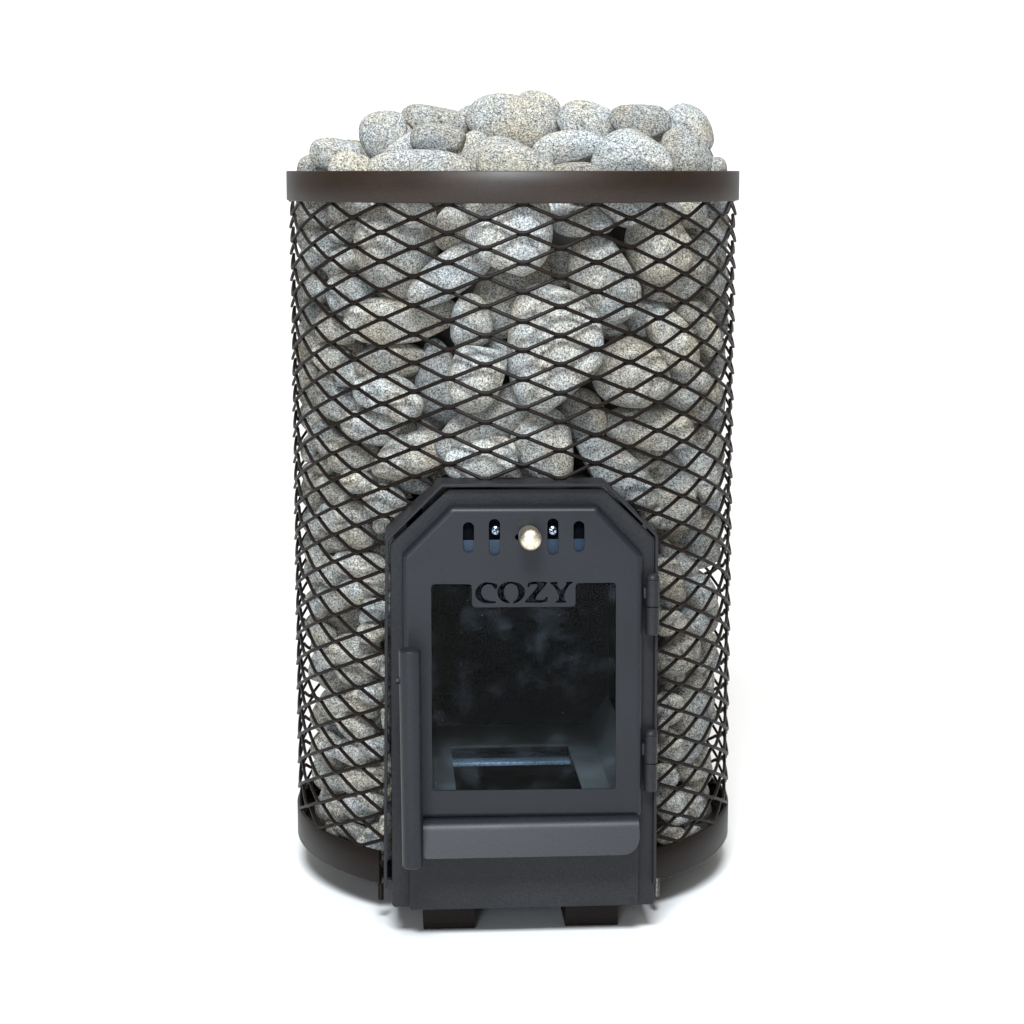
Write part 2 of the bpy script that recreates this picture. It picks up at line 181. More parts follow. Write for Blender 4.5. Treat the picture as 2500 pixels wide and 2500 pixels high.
((-0.1962, -0.0448, 0.3327), (0.016, 0.014, 0.0106), [0.869, -0.061, -0.491], [0.494, 0.177, 0.851], 0, "small rounded stone, fifth down at the cage's left outline, level with the knob"),
((-0.1553, -0.1147, 0.3343), (0.0283, 0.0144, 0.0111), [0.975, -0.03, -0.221], [0.223, 0.187, 0.957], 0, 'medium oval stone, seventh down just left of the door, level with the knob'),
((-0.1812, -0.081, 0.3195), (0.0203, 0.0144, 0.0105), [0.822, -0.09, -0.563], [0.569, 0.173, 0.804], 0, "medium egg-shaped stone, lowest in the cage's outer left, level with the knob"),
((-0.1992, -0.0387, 0.3089), (0.0126, 0.0106, 0.0105), [0.77, -0.097, -0.631], [0.637, 0.172, 0.751], 0, "small egg-shaped stone, lowest at the cage's left outline, level with the knob"),
((-0.1404, -0.1459, 0.3234), (0.0165, 0.0127, 0.0105), [0.985, -0.029, -0.17], [0.173, 0.196, 0.965], 0, 'small egg-shaped stone, ninth down just left of the door, level with the knob'),
((-0.158, -0.1151, 0.3065), (0.0219, 0.0139, 0.0105), [0.967, -0.039, -0.253], [0.256, 0.2, 0.946], 0, 'medium oval stone, top one just left of the door, beside the upper window'),
((-0.1823, -0.0753, 0.2923), (0.019, 0.0131, 0.0105), [0.868, -0.08, -0.489], [0.495, 0.191, 0.848], 0, "small egg-shaped stone, top one in the cage's outer left, beside the upper window"),
((-0.1984, -0.0531, 0.2817), (0.0133, 0.01, 0.0105), [0.648, -0.136, -0.749], [0.761, 0.162, 0.629], 0, "small egg-shaped stone, second down at the cage's left outline, beside the upper window"),
((-0.1395, -0.1463, 0.2971), (0.0153, 0.0121, 0.0105), [1.0, 0.005, 0.0], [-0.001, 0.21, 0.978], 0, 'small egg-shaped stone, second down just left of the door, beside the upper window'),
((-0.1983, -0.023, 0.465), (0.0173, 0.0146, 0.0105), [0.868, -0.03, -0.496], [0.496, 0.12, 0.86], 0, "small egg-shaped stone, fifth down at the cage's left outline, well below the top band"),
((-0.1867, -0.0708, 0.4513), (0.0202, 0.0153, 0.0115), [0.503, -0.097, -0.859], [0.864, 0.089, 0.496], 0, "medium egg-shaped stone, sixth down in the cage's outer left, well below the top band"),
((-0.1892, -0.0608, 0.4256), (0.013, 0.011, 0.0105), [0.768, -0.068, -0.636], [0.639, 0.127, 0.758], 0, "small rounded stone, seventh down in the cage's outer left, well below the top band"),
((-0.2049, -0.0272, 0.4371), (0.0146, 0.0093, 0.0105), [0.169, 0.137, 0.976], [-0.985, -0.014, 0.172], 0, "small oval stone, seventh down at the cage's left outline, well below the top band"),
((-0.1196, -0.1276, 0.4047), (0.0162, 0.01, 0.0105), [0.866, -0.083, -0.494], [0.501, 0.132, 0.855], 0, 'small oval stone, in the narrow gap along the door, level with the knob'),
((0.0196, -0.1662, 0.4568), (0.0381, 0.0301, 0.0183), [0.519, -0.153, -0.841], [0.851, 0.003, 0.525], 0, "large egg-shaped stone, lowest above the door's right half, nearer the door"),
((0.1209, -0.1321, 0.4681), (0.0461, 0.0219, 0.0139), [0.98, -0.144, -0.138], [0.154, 0.103, 0.983], 0, "large long stone, third down above the door's right corner, nearer the door"),
((0.0874, -0.1648, 0.4297), (0.0477, 0.0223, 0.0166), [0.75, -0.18, -0.636], [0.651, 0.038, 0.758], 0, "large long stone, lowest above the door's right corner, nearer the door"),
((0.1462, -0.096, 0.4142), (0.0346, 0.0211, 0.0128), [0.507, -0.197, -0.839], [0.851, -0.04, 0.524], 0, "large oval stone, lowest above the door's hinges, well below the top band"),
((0.1443, -0.1207, 0.3865), (0.0316, 0.02, 0.0125), [0.984, -0.153, -0.086], [0.109, 0.148, 0.983], 0, 'medium oval stone, top one just right of the door, level with the knob'),
((0.1779, -0.0708, 0.4182), (0.035, 0.0195, 0.0135), [0.475, -0.199, -0.857], [0.867, -0.061, 0.495], 0, "medium oval stone, lowest in the cage's outer right, well below the top band"),
((0.1892, -0.0505, 0.445), (0.0219, 0.0157, 0.0114), [0.845, -0.201, -0.496], [0.511, 0.031, 0.859], 0, "medium egg-shaped stone, fifth down in the cage's outer right, well below the top band"),
((0.2003, -0.0402, 0.4148), (0.0166, 0.0106, 0.0105), [0.149, -0.167, -0.975], [0.976, -0.136, 0.172], 0, "small oval stone, lowest at the cage's right outline, well below the top band"),
((0.1954, -0.0559, 0.3904), (0.0173, 0.012, 0.0105), [0.314, -0.2, -0.928], [0.936, -0.1, 0.338], 0, "small egg-shaped stone, top one at the cage's right outline, level with the knob"),
((0.184, -0.0435, 0.3621), (0.0273, 0.0199, 0.0129), [0.794, -0.224, -0.565], [0.588, 0.046, 0.808], 0, "medium egg-shaped stone, second down in the cage's outer right, level with the knob"),
((0.1721, -0.0671, 0.337), (0.0326, 0.0206, 0.015), [0.975, -0.176, -0.137], [0.165, 0.157, 0.974], 0, "medium oval stone, third down in the cage's outer right, level with the knob"),
((0.1393, -0.1218, 0.3425), (0.0165, 0.0121, 0.0105), [0.315, -0.218, -0.924], [0.939, -0.066, 0.336], 0, 'small egg-shaped stone, third down just right of the door, level with the knob'),
((0.1419, -0.1438, 0.3206), (0.0237, 0.0141, 0.0105), [0.179, -0.22, -0.959], [0.974, -0.096, 0.204], 0, 'medium oval stone, lowest just right of the door, level with the knob'),
((0.1796, -0.0664, 0.2971), (0.0266, 0.0173, 0.0105), [0.759, -0.244, -0.603], [0.633, 0.06, 0.772], 0, "medium egg-shaped stone, lowest in the cage's outer right, level with the knob"),
((0.1615, -0.1153, 0.3287), (0.0142, 0.0097, 0.0105), [0.842, -0.222, -0.491], [0.519, 0.089, 0.85], 0, 'small egg-shaped stone, fifth down just right of the door, level with the knob'),
((0.1941, -0.0518, 0.2788), (0.0146, 0.0106, 0.0105), [0.464, -0.258, -0.847], [0.871, -0.039, 0.489], 0, "small egg-shaped stone, top one at the cage's right outline, beside the upper window"),
((0.1381, -0.1217, 0.2942), (0.0141, 0.0141, 0.0105), [0.991, -0.136, 0.0], [0.028, 0.206, 0.978], 0, 'small rounded stone, second down just right of the door, beside the upper window'),
((0.1235, -0.1598, 0.3885), (0.0164, 0.0101, 0.0105), [0.848, -0.196, -0.493], [0.514, 0.076, 0.854], 0, "small oval stone, by the door's sloping right corner, level with the knob"),
((0.1717, -0.1014, 0.2694), (0.0178, 0.0138, 0.0105), [0.882, -0.228, -0.413], [0.448, 0.13, 0.885], 0, "small egg-shaped stone, second down in the cage's outer right, beside the upper window"),
((0.1441, -0.1407, 0.2792), (0.0167, 0.0129, 0.0105), [0.98, -0.101, 0.17], [-0.142, 0.236, 0.961], 0, 'small egg-shaped stone, fourth down just right of the door, beside the upper window'),
((0.1968, -0.0374, 0.2607), (0.0126, 0.0093, 0.0105), [0.464, -0.263, -0.846], [0.872, -0.033, 0.488], 0, "small egg-shaped stone, top one in the cage's outer right, beside the upper window"),
((0.1537, -0.1187, 0.2439), (0.0261, 0.0215, 0.0154), [0.723, 0.06, 0.688], [-0.676, 0.263, 0.688], 0, 'medium egg-shaped stone, sixth down just right of the door, beside the upper window'),
((0.1673, -0.095, 0.1718), (0.0492, 0.0246, 0.0153), [0.21, 0.228, 0.951], [-0.967, 0.192, 0.168], 0, 'large long stone, second down just right of the door, beside the lower window'),
((0.1817, -0.0659, 0.2242), (0.0312, 0.0149, 0.0105), [0.555, 0.112, 0.825], [-0.818, 0.257, 0.515], 0, "medium long stone, lowest in the cage's outer right, beside the upper window"),
((0.1927, -0.0581, 0.2017), (0.0146, 0.0093, 0.0105), [0.132, -0.264, -0.955], [0.978, -0.12, 0.168], 0, "small oval stone, lowest at the cage's right outline, beside the upper window"),
((0.1901, -0.074, 0.1764), (0.0173, 0.0082, 0.0105), [0.296, 0.201, 0.934], [-0.942, 0.225, 0.25], 0, "small long stone, second down at the cage's right outline, beside the lower window"),
((0.1847, -0.0628, 0.1488), (0.0199, 0.0133, 0.0105), [0.296, 0.213, 0.931], [-0.943, 0.221, 0.249], 0, "small egg-shaped stone, top one in the cage's outer right, beside the lower window"),
((0.1801, -0.0571, 0.1195), (0.0186, 0.014, 0.0105), [0.833, -0.274, -0.48], [0.532, 0.16, 0.832], 0, "small egg-shaped stone, lowest in the cage's outer right, beside the lower window"),
((0.1642, -0.0917, 0.1186), (0.0253, 0.0144, 0.0105), [0.945, -0.215, -0.248], [0.296, 0.233, 0.926], 0, 'medium oval stone, top one just right of the door, near the bottom band'),
((0.1923, -0.0471, 0.1198), (0.0146, 0.008, 0.0105), [0.211, -0.307, -0.928], [0.965, -0.088, 0.249], 0, "small oval stone, lowest at the cage's right outline, beside the lower window"),
((0.1405, -0.1455, 0.1275), (0.0143, 0.0117, 0.0105), [0.917, -0.228, -0.328], [0.376, 0.22, 0.9], 0, 'small egg-shaped stone, second down just right of the door, near the bottom band'),
((0.1468, -0.129, 0.0947), (0.0263, 0.0168, 0.0112), [0.604, -0.318, -0.731], [0.786, 0.083, 0.613], 0, 'medium oval stone, fifth down just right of the door, near the bottom band'),
((0.1759, -0.0806, 0.0974), (0.0173, 0.0106, 0.0105), [0.876, -0.264, -0.404], [0.459, 0.195, 0.867], 0, "small oval stone, second down in the cage's outer right, near the bottom band"),
((0.1855, -0.0498, 0.1011), (0.0146, 0.01, 0.0105), [0.832, -0.281, -0.479], [0.533, 0.164, 0.83], 0, "small egg-shaped stone, top one in the cage's outer right, near the bottom band"),
((0.1705, -0.1073, 0.0856), (0.0193, 0.0146, 0.0105), [0.726, -0.313, -0.613], [0.671, 0.125, 0.731], 0, "medium egg-shaped stone, third down in the cage's outer right, near the bottom band"),
((0.19, -0.0525, 0.0849), (0.012, 0.008, 0.0105), [0.292, -0.328, -0.898], [0.943, -0.056, 0.327], 0, "small egg-shaped stone, second down at the cage's right outline, near the bottom band"),
((0.1375, -0.1534, 0.1881), (0.0193, 0.0077, 0.0105), [0.036, 0.259, 0.965], [-0.99, 0.138, 0.0], 0, 'small long stone, third down just right of the door, beside the lower window'),
((0.1555, -0.096, 0.0675), (0.0198, 0.0125, 0.0105), [0.945, -0.217, -0.246], [0.299, 0.257, 0.919], 0, 'small oval stone, seventh down just right of the door, near the bottom band'),
((0.1489, -0.1347, 0.0612), (0.0171, 0.0105, 0.0105), [0.99, -0.143, 0.0], [0.045, 0.312, 0.949], 0, 'small oval stone, eighth down just right of the door, near the bottom band'),
((0.1681, -0.1139, 0.0541), (0.016, 0.0093, 0.0105), [0.945, -0.037, 0.325], [-0.293, 0.345, 0.892], 0, "small oval stone, lowest in the cage's outer right, near the bottom band"),
((0.1814, -0.0851, 0.0693), (0.0146, 0.0086, 0.0105), [0.536, 0.179, 0.825], [-0.83, 0.29, 0.476], 0, "small oval stone, fourth down in the cage's outer right, near the bottom band"),
((0.1436, -0.1215, 0.0518), (0.0118, 0.0091, 0.0105), [0.99, -0.139, 0.0], [0.045, 0.318, 0.947], 0, 'small egg-shaped stone, lowest just right of the door, near the bottom band'),
((-0.1619, -0.1024, 0.2472), (0.028, 0.0167, 0.0112), [0.996, -0.004, -0.085], [0.083, 0.23, 0.97], 0, 'medium oval stone, seventh down just left of the door, beside the upper window'),
((-0.1599, -0.0928, 0.2212), (0.0227, 0.0136, 0.0105), [0.967, -0.048, -0.251], [0.255, 0.236, 0.938], 0, 'medium oval stone, tenth down just left of the door, beside the upper window'),
((-0.1907, -0.0628, 0.224), (0.0166, 0.0166, 0.0112), [0.76, 0.178, 0.625], [-0.649, 0.158, 0.744], 0, "medium rounded stone, fourth down in the cage's outer left, beside the upper window"),
((-0.1942, -0.0579, 0.2549), (0.016, 0.0117, 0.0105), [0.77, -0.116, -0.627], [0.637, 0.191, 0.747], 0, "small egg-shaped stone, second down in the cage's outer left, beside the upper window"),
((-0.1445, -0.1418, 0.2732), (0.0153, 0.0115, 0.0105), [1.0, 0.007, 0.0], [-0.002, 0.222, 0.975], 0, 'small egg-shaped stone, fifth down just left of the door, beside the upper window'),
((-0.1437, -0.1429, 0.2425), (0.0141, 0.0109, 0.0105), [0.985, -0.034, -0.169], [0.172, 0.234, 0.957], 0, 'small egg-shaped stone, ninth down just left of the door, beside the upper window'),
((-0.1754, -0.0545, 0.2024), (0.015, 0.012, 0.0105), [0.941, -0.063, -0.332], [0.337, 0.238, 0.911], 0, "small egg-shaped stone, lowest in the cage's outer left, beside the upper window"),
((-0.1446, -0.1416, 0.2136), (0.0147, 0.0115, 0.0105), [0.985, -0.036, -0.168], [0.172, 0.247, 0.954], 0, 'small egg-shaped stone, lowest just left of the door, beside the upper window'),
((-0.1538, -0.1271, 0.1995), (0.0194, 0.0129, 0.0105), [0.868, -0.117, -0.484], [0.497, 0.227, 0.837], 0, 'small egg-shaped stone, top one just left of the door, beside the lower window'),
((-0.1812, -0.0832, 0.1846), (0.0198, 0.0145, 0.0106), [0.792, -0.137, -0.595], [0.61, 0.218, 0.762], 0, "medium egg-shaped stone, top one in the cage's outer left, beside the lower window"),
((-0.1626, -0.1148, 0.1728), (0.0215, 0.0141, 0.0108), [0.85, -0.127, -0.511], [0.526, 0.234, 0.818], 0, 'medium egg-shaped stone, fourth down just left of the door, beside the lower window'),
((-0.1823, -0.0549, 0.1489), (0.0185, 0.0139, 0.0108), [0.712, -0.172, -0.681], [0.702, 0.208, 0.681], 0, "small egg-shaped stone, third down in the cage's outer left, beside the lower window"),
((-0.1435, -0.0981, 0.1723), (0.0141, 0.0103, 0.0105), [0.985, -0.039, -0.168], [0.172, 0.261, 0.95], 0, 'small egg-shaped stone, third down just left of the door, beside the lower window'),
((-0.1434, -0.1424, 0.1604), (0.0155, 0.0116, 0.0105), [1.0, 0.007, 0.0], [-0.002, 0.275, 0.961], 0, 'small egg-shaped stone, fifth down just left of the door, beside the lower window'),
((-0.1896, -0.0759, 0.1439), (0.0146, 0.0126, 0.0105), [0.772, -0.149, -0.618], [0.635, 0.232, 0.737], 0, "small rounded stone, fourth down in the cage's outer left, beside the lower window"),
((-0.1643, -0.1092, 0.145), (0.0229, 0.0131, 0.0105), [0.908, -0.101, -0.406], [0.418, 0.259, 0.871], 0, 'medium oval stone, lowest just left of the door, beside the lower window'),
((-0.1853, -0.0488, 0.1234), (0.0186, 0.0126, 0.0105), [0.771, -0.159, -0.617], [0.637, 0.231, 0.736], 0, "small egg-shaped stone, lowest in the cage's outer left, beside the lower window"),
((-0.1912, -0.0305, 0.1128), (0.014, 0.0126, 0.0105), [0.65, -0.192, -0.735], [0.759, 0.208, 0.617], 0, "small rounded stone, top one at the cage's left outline, near the bottom band"),
((-0.1592, -0.1123, 0.1163), (0.0196, 0.0141, 0.0107), [0.967, -0.061, -0.248], [0.255, 0.285, 0.924], 0, 'medium egg-shaped stone, third down just left of the door, near the bottom band'),
((-0.1426, -0.1457, 0.1292), (0.0142, 0.0103, 0.0105), [0.985, -0.044, -0.166], [0.172, 0.286, 0.943], 0, 'small egg-shaped stone, second down just left of the door, near the bottom band'),
((-0.1842, -0.0825, 0.1086), (0.0173, 0.01, 0.0105), [0.942, -0.07, -0.327], [0.334, 0.283, 0.899], 0, "small oval stone, top one in the cage's outer left, near the bottom band"),
((-0.146, -0.1264, 0.2557), (0.0115, 0.0102, 0.0105), [1.0, 0.008, 0.0], [-0.002, 0.228, 0.974], 0, 'small rounded stone, sixth down just left of the door, beside the upper window'),
((-0.1853, -0.0656, 0.0956), (0.0126, 0.0093, 0.0105), [0.986, -0.024, -0.166], [0.166, 0.294, 0.941], 0, "small egg-shaped stone, second down in the cage's outer left, near the bottom band"),
((-0.1885, -0.0485, 0.0817), (0.012, 0.0113, 0.0105), [0.999, 0.033, 0.0], [-0.01, 0.297, 0.955], 0, "small rounded stone, third down in the cage's outer left, near the bottom band"),
((-0.1883, -0.0695, 0.0705), (0.0153, 0.0109, 0.0105), [0.539, -0.24, -0.808], [0.842, 0.192, 0.505], 0, "small egg-shaped stone, sixth down in the cage's outer left, near the bottom band"),
((-0.1807, -0.0882, 0.0784), (0.0199, 0.0122, 0.0105), [0.793, -0.166, -0.586], [0.609, 0.256, 0.751], 0, "small oval stone, fifth down in the cage's outer left, near the bottom band"),
((-0.1601, -0.1108, 0.0888), (0.0196, 0.0131, 0.0105), [0.868, -0.138, -0.477], [0.496, 0.27, 0.825], 0, 'small egg-shaped stone, sixth down just left of the door, near the bottom band'),
((-0.1647, -0.1125, 0.0641), (0.0197, 0.0099, 0.0105), [0.941, -0.091, -0.325], [0.337, 0.301, 0.892], 0, 'small long stone, ninth down just left of the door, near the bottom band'),
((-0.1813, -0.0906, 0.0552), (0.0166, 0.01, 0.0105), [0.793, -0.173, -0.584], [0.609, 0.265, 0.748], 0, "small oval stone, lowest in the cage's outer left, near the bottom band"),
((-0.1469, -0.1339, 0.064), (0.0222, 0.0117, 0.0105), [0.741, 0.219, 0.635], [-0.671, 0.23, 0.705], 0, 'medium oval stone, tenth down just left of the door, near the bottom band'),
((-0.1476, -0.1393, 0.1045), (0.0143, 0.011, 0.0105), [0.985, -0.043, -0.166], [0.171, 0.297, 0.939], 0, 'small egg-shaped stone, fifth down just left of the door, near the bottom band'),
((-0.1484, -0.121, 0.0509), (0.0156, 0.0078, 0.0105), [0.985, -0.047, -0.164], [0.171, 0.32, 0.932], 0, 'small long stone, twelfth down just left of the door, near the bottom band'),
((-0.1323, -0.158, 0.0835), (0.0142, 0.0077, 0.0105), [-0.0, 0.312, 0.95], [-1.0, -0.001, 0.0], 0, 'small oval stone, eighth down just left of the door, near the bottom band'),
((-0.1307, -0.1305, 0.117), (0.0115, 0.0077, 0.0105), [-0.0, 0.293, 0.956], [-1.0, -0.0, 0.0], 0, 'small egg-shaped stone, lowest in the narrow gap along the door, near the bottom band'),
((-0.1302, -0.1592, 0.2354), (0.0152, 0.007, 0.0105), [-0.0, 0.242, 0.97], [-1.0, -0.0, 0.0], 0, 'small long stone, in the narrow gap along the door, beside the upper window'),
((-0.13, -0.1599, 0.1944), (0.0153, 0.007, 0.0105), [0.0, 0.261, 0.965], [-1.0, 0.0, 0.0], 0, 'small long stone, in the narrow gap along the door, beside the lower window'),
((-0.1305, -0.1302, 0.143), (0.0153, 0.007, 0.0105), [-0.0, 0.281, 0.96], [-1.0, -0.0, 0.0], 0, 'small long stone, top one in the narrow gap along the door, near the bottom band'),
((-0.136, -0.0944, 0.3421), (0.0194, 0.0168, 0.0105), [0.866, 0.094, 0.491], [-0.5, 0.158, 0.851], 0, 'shaded half-hidden stone, sixth down just left of the door, level with the knob'),
((-0.134, -0.092, 0.3089), (0.0194, 0.0169, 0.0105), [0.866, -0.098, -0.49], [0.5, 0.174, 0.849], 0, 'shaded half-hidden stone, lowest just left of the door, level with the knob'),
((-0.1367, -0.1108, 0.2802), (0.0195, 0.017, 0.0131), [0.866, 0.11, 0.488], [-0.501, 0.184, 0.846], 0, 'shaded half-hidden stone, fourth down just left of the door, beside the upper window'),
((-0.1347, -0.0831, 0.2408), (0.0195, 0.017, 0.0118), [0.866, -0.113, -0.487], [0.5, 0.201, 0.843], 0, 'shaded half-hidden stone, eighth down just left of the door, beside the upper window'),
((-0.1375, -0.0767, 0.2058), (0.0196, 0.0171, 0.0131), [0.866, 0.126, 0.485], [-0.501, 0.211, 0.839], 0, 'shaded half-hidden stone, eleventh down just left of the door, beside the upper window'),
((-0.1354, -0.0746, 0.1715), (0.0197, 0.0171, 0.013), [0.866, -0.128, -0.483], [0.499, 0.228, 0.836], 0, 'shaded half-hidden stone, second down just left of the door, beside the lower window'),
((-0.1382, -0.0741, 0.1374), (0.0197, 0.0172, 0.0126), [0.865, 0.142, 0.481], [-0.501, 0.237, 0.832], 0, 'shaded half-hidden stone, sixth down just left of the door, beside the lower window'),
((-0.1361, -0.0951, 0.1097), (0.0198, 0.0172, 0.0105), [0.866, -0.143, -0.478], [0.499, 0.254, 0.828], 0, 'shaded half-hidden stone, fourth down just left of the door, near the bottom band'),
((-0.1389, -0.0945, 0.0756), (0.0199, 0.0173, 0.0124), [0.865, 0.157, 0.476], [-0.501, 0.263, 0.824], 0, 'shaded half-hidden stone, seventh down just left of the door, near the bottom band'),
((-0.1368, -0.0945, 0.0598), (0.0199, 0.0173, 0.0106), [0.867, -0.158, -0.474], [0.499, 0.28, 0.82], 0, 'shaded half-hidden stone, eleventh down just left of the door, near the bottom band'),
((-0.1393, -0.1417, 0.0599), (0.02, 0.0173, 0.0105), [0.865, 0.17, 0.472], [-0.501, 0.285, 0.817], 0, 'shaded half-hidden stone, lowest just left of the door, near the bottom band'),
((0.1466, -0.0932, 0.3344), (0.0188, 0.0162, 0.0122), [0.871, -0.028, 0.491], [-0.473, 0.228, 0.851], 0, 'shaded half-hidden stone, fourth down just right of the door, level with the knob'),
((0.146, -0.1011, 0.2989), (0.0188, 0.0163, 0.0106), [0.844, -0.221, -0.49], [0.52, 0.105, 0.848], 0, 'shaded half-hidden stone, top one just right of the door, beside the upper window'),
((0.1486, -0.0858, 0.2582), (0.0189, 0.0163, 0.012), [0.873, -0.011, 0.488], [-0.469, 0.259, 0.845], 0, 'shaded half-hidden stone, fifth down just right of the door, beside the upper window'),
((0.1474, -0.0983, 0.2193), (0.019, 0.0164, 0.0114), [0.841, -0.24, -0.485], [0.524, 0.136, 0.841], 0, 'shaded half-hidden stone, lowest just right of the door, beside the upper window'),
((0.1435, -0.1292, 0.1898), (0.019, 0.0164, 0.0122), [0.875, 0.006, 0.483], [-0.464, 0.29, 0.837], 0, 'shaded half-hidden stone, top one just right of the door, beside the lower window'),
((0.1428, -0.137, 0.1546), (0.0191, 0.0165, 0.0118), [0.838, -0.257, -0.481], [0.528, 0.165, 0.833], 0, 'shaded half-hidden stone, lowest just right of the door, beside the lower window'),
((0.1532, -0.0664, 0.0997), (0.0191, 0.0165, 0.0128), [0.878, 0.022, 0.479], [-0.46, 0.318, 0.829], 0, 'shaded half-hidden stone, third down just right of the door, near the bottom band'),
((0.1528, -0.0727, 0.0627), (0.0192, 0.0166, 0.0114), [0.836, -0.273, -0.476], [0.532, 0.192, 0.824], 0, 'shaded half-hidden stone, sixth down just right of the door, near the bottom band'),
((0.1495, -0.0989, 0.0594), (0.0193, 0.0166, 0.0125), [0.88, 0.037, 0.474], [-0.456, 0.345, 0.82], 0, 'shaded half-hidden stone, ninth down just right of the door, near the bottom band'),
((-0.1108, -0.1699, 0.4947), (0.0173, 0.0148, 0.0111), [0.94, 0.029, 0.34], [-0.341, 0.11, 0.934], 0, "shaded half-hidden stone, fourth down above the door's left half, nearer the door"),
((-0.1413, -0.0934, 0.6772), (0.027, 0.0187, 0.0132), [0.759, -0.007, -0.651], [0.651, 0.017, 0.759], 0, "shaded half-hidden stone, top one above the door's left edge, below the top band"),
((-0.0849, -0.1096, 0.6763), (0.0226, 0.019, 0.0131), [0.781, -0.029, -0.624], [0.624, -0.001, 0.781], 0, "shaded half-hidden stone, top one above the door's left half, nearer the top band"),
((-0.0589, -0.1314, 0.6765), (0.0241, 0.0182, 0.0123), [0.915, -0.026, 0.403], [-0.402, 0.031, 0.915], 0, "shaded half-hidden stone, top one above the door's middle, nearer the top band"),
((0.023, -0.1604, 0.6779), (0.0254, 0.0187, 0.0134), [0.932, -0.081, -0.354], [0.354, -0.012, 0.935], 0, "shaded half-hidden stone, top one above the door's right half, nearer the top band"),
((0.056, -0.1449, 0.6745), (0.0234, 0.017, 0.0108), [0.773, -0.063, 0.632], [-0.627, 0.075, 0.775], 0, "shaded half-hidden stone, second down above the door's right half, nearer the top band"),
((0.1062, -0.1594, 0.677), (0.0266, 0.016, 0.0109), [0.929, -0.109, 0.353], [-0.349, 0.06, 0.935], 0, "shaded half-hidden stone, second down above the door's right corner, nearer the top band"),
((0.1571, -0.0956, 0.6776), (0.0267, 0.0207, 0.0148), [0.862, -0.134, -0.489], [0.486, -0.056, 0.872], 0, "shaded half-hidden stone, top one above the door's hinges, below the top band"),
((0.1905, -0.0097, 0.6653), (0.0283, 0.0206, 0.0135), [0.868, -0.155, -0.471], [0.468, -0.058, 0.882], 0, "shaded half-hidden stone, top one at the cage's right outline, below the top band"),
((-0.1899, 0.0311, 0.6583), (0.028, 0.021, 0.0134), [0.992, 0.036, -0.124], [0.123, 0.03, 0.992], 0, "shaded half-hidden stone, second down at the cage's left outline, below the top band"),
((-0.1599, -0.0606, 0.6359), (0.0231, 0.0202, 0.0125), [0.983, 0.008, -0.184], [0.184, 0.039, 0.982], 0, "shaded half-hidden stone, third down above the door's left edge, below the top band"),
((-0.1941, 0.064, 0.6249), (0.0281, 0.0185, 0.0138), [0.796, 0.057, 0.603], [-0.604, 0.008, 0.797], 0, "shaded half-hidden stone, fourth down at the cage's left outline, below the top band"),
((0.1703, -0.0822, 0.6279), (0.0254, 0.0195, 0.0148), [0.85, -0.15, -0.505], [0.505, -0.04, 0.862], 0, "shaded half-hidden stone, third down in the cage's outer right, below the top band"),
((0.1941, 0.0011, 0.6235), (0.0285, 0.0199, 0.0149), [0.737, -0.093, 0.67], [-0.657, 0.14, 0.741], 0, "shaded half-hidden stone, second down at the cage's right outline, below the top band"),
((0.0322, -0.1261, 0.6195), (0.0227, 0.02, 0.0145), [0.974, -0.071, 0.214], [-0.21, 0.063, 0.976], 0, "shaded half-hidden stone, lowest above the door's right half, nearer the top band"),
((-0.1912, 0.0182, 0.6079), (0.0287, 0.0209, 0.0148), [0.713, -0.014, -0.701], [0.701, 0.056, 0.711], 0, "shaded half-hidden stone, fourth down in the cage's outer left, below the top band"),
((0.1133, -0.096, 0.6121), (0.0232, 0.0169, 0.0105), [0.808, -0.07, 0.585], [-0.577, 0.112, 0.809], 0, "shaded half-hidden stone, third down above the door's right corner, nearer the top band"),
((-0.1944, 0.0464, 0.5899), (0.0269, 0.0213, 0.0162), [0.686, 0.07, 0.724], [-0.727, 0.009, 0.687], 0, "shaded half-hidden stone, eighth down at the cage's left outline, below the top band"),
((-0.1329, -0.0856, 0.5929), (0.0255, 0.0193, 0.0132), [0.709, -0.041, -0.704], [0.705, 0.043, 0.708], 0, "shaded half-hidden stone, fifth down above the door's left edge, below the top band"),
((0.1484, -0.0609, 0.58), (0.0262, 0.0194, 0.014), [0.95, -0.113, 0.29], [-0.28, 0.101, 0.955], 0, "shaded half-hidden stone, fifth down above the door's hinges, below the top band"),
((-0.1865, 0.0154, 0.5705), (0.0244, 0.0191, 0.0119), [0.795, -0.019, -0.607], [0.607, 0.07, 0.792], 0, "shaded half-hidden stone, fifth down in the cage's outer left, below the top band"),
((0.197, 0.0114, 0.5643), (0.0288, 0.0191, 0.014), [0.651, -0.161, -0.742], [0.741, -0.076, 0.667], 0, "shaded half-hidden stone, lowest at the cage's right outline, below the top band"),
((-0.1571, -0.0429, 0.547), (0.0272, 0.0182, 0.0114), [0.978, -0.004, -0.206], [0.206, 0.082, 0.975], 0, "shaded half-hidden stone, lowest above the door's left edge, below the top band"),
((0.1297, -0.0879, 0.5435), (0.0245, 0.0178, 0.0138), [0.991, -0.133, -0.033], [0.044, 0.078, 0.996], 0, "shaded half-hidden stone, top one above the door's right corner, nearer the door"),
((-0.1893, 0.0245, 0.5301), (0.0298, 0.02, 0.0145), [0.908, 0.074, 0.411], [-0.416, 0.061, 0.907], 0, "shaded half-hidden stone, top one at the cage's left outline, well below the top band"),
((0.1908, -0.005, 0.514), (0.0287, 0.0212, 0.0148), [0.845, -0.082, 0.528], [-0.511, 0.161, 0.844], 0, "shaded half-hidden stone, top one in the cage's outer right, well below the top band"),
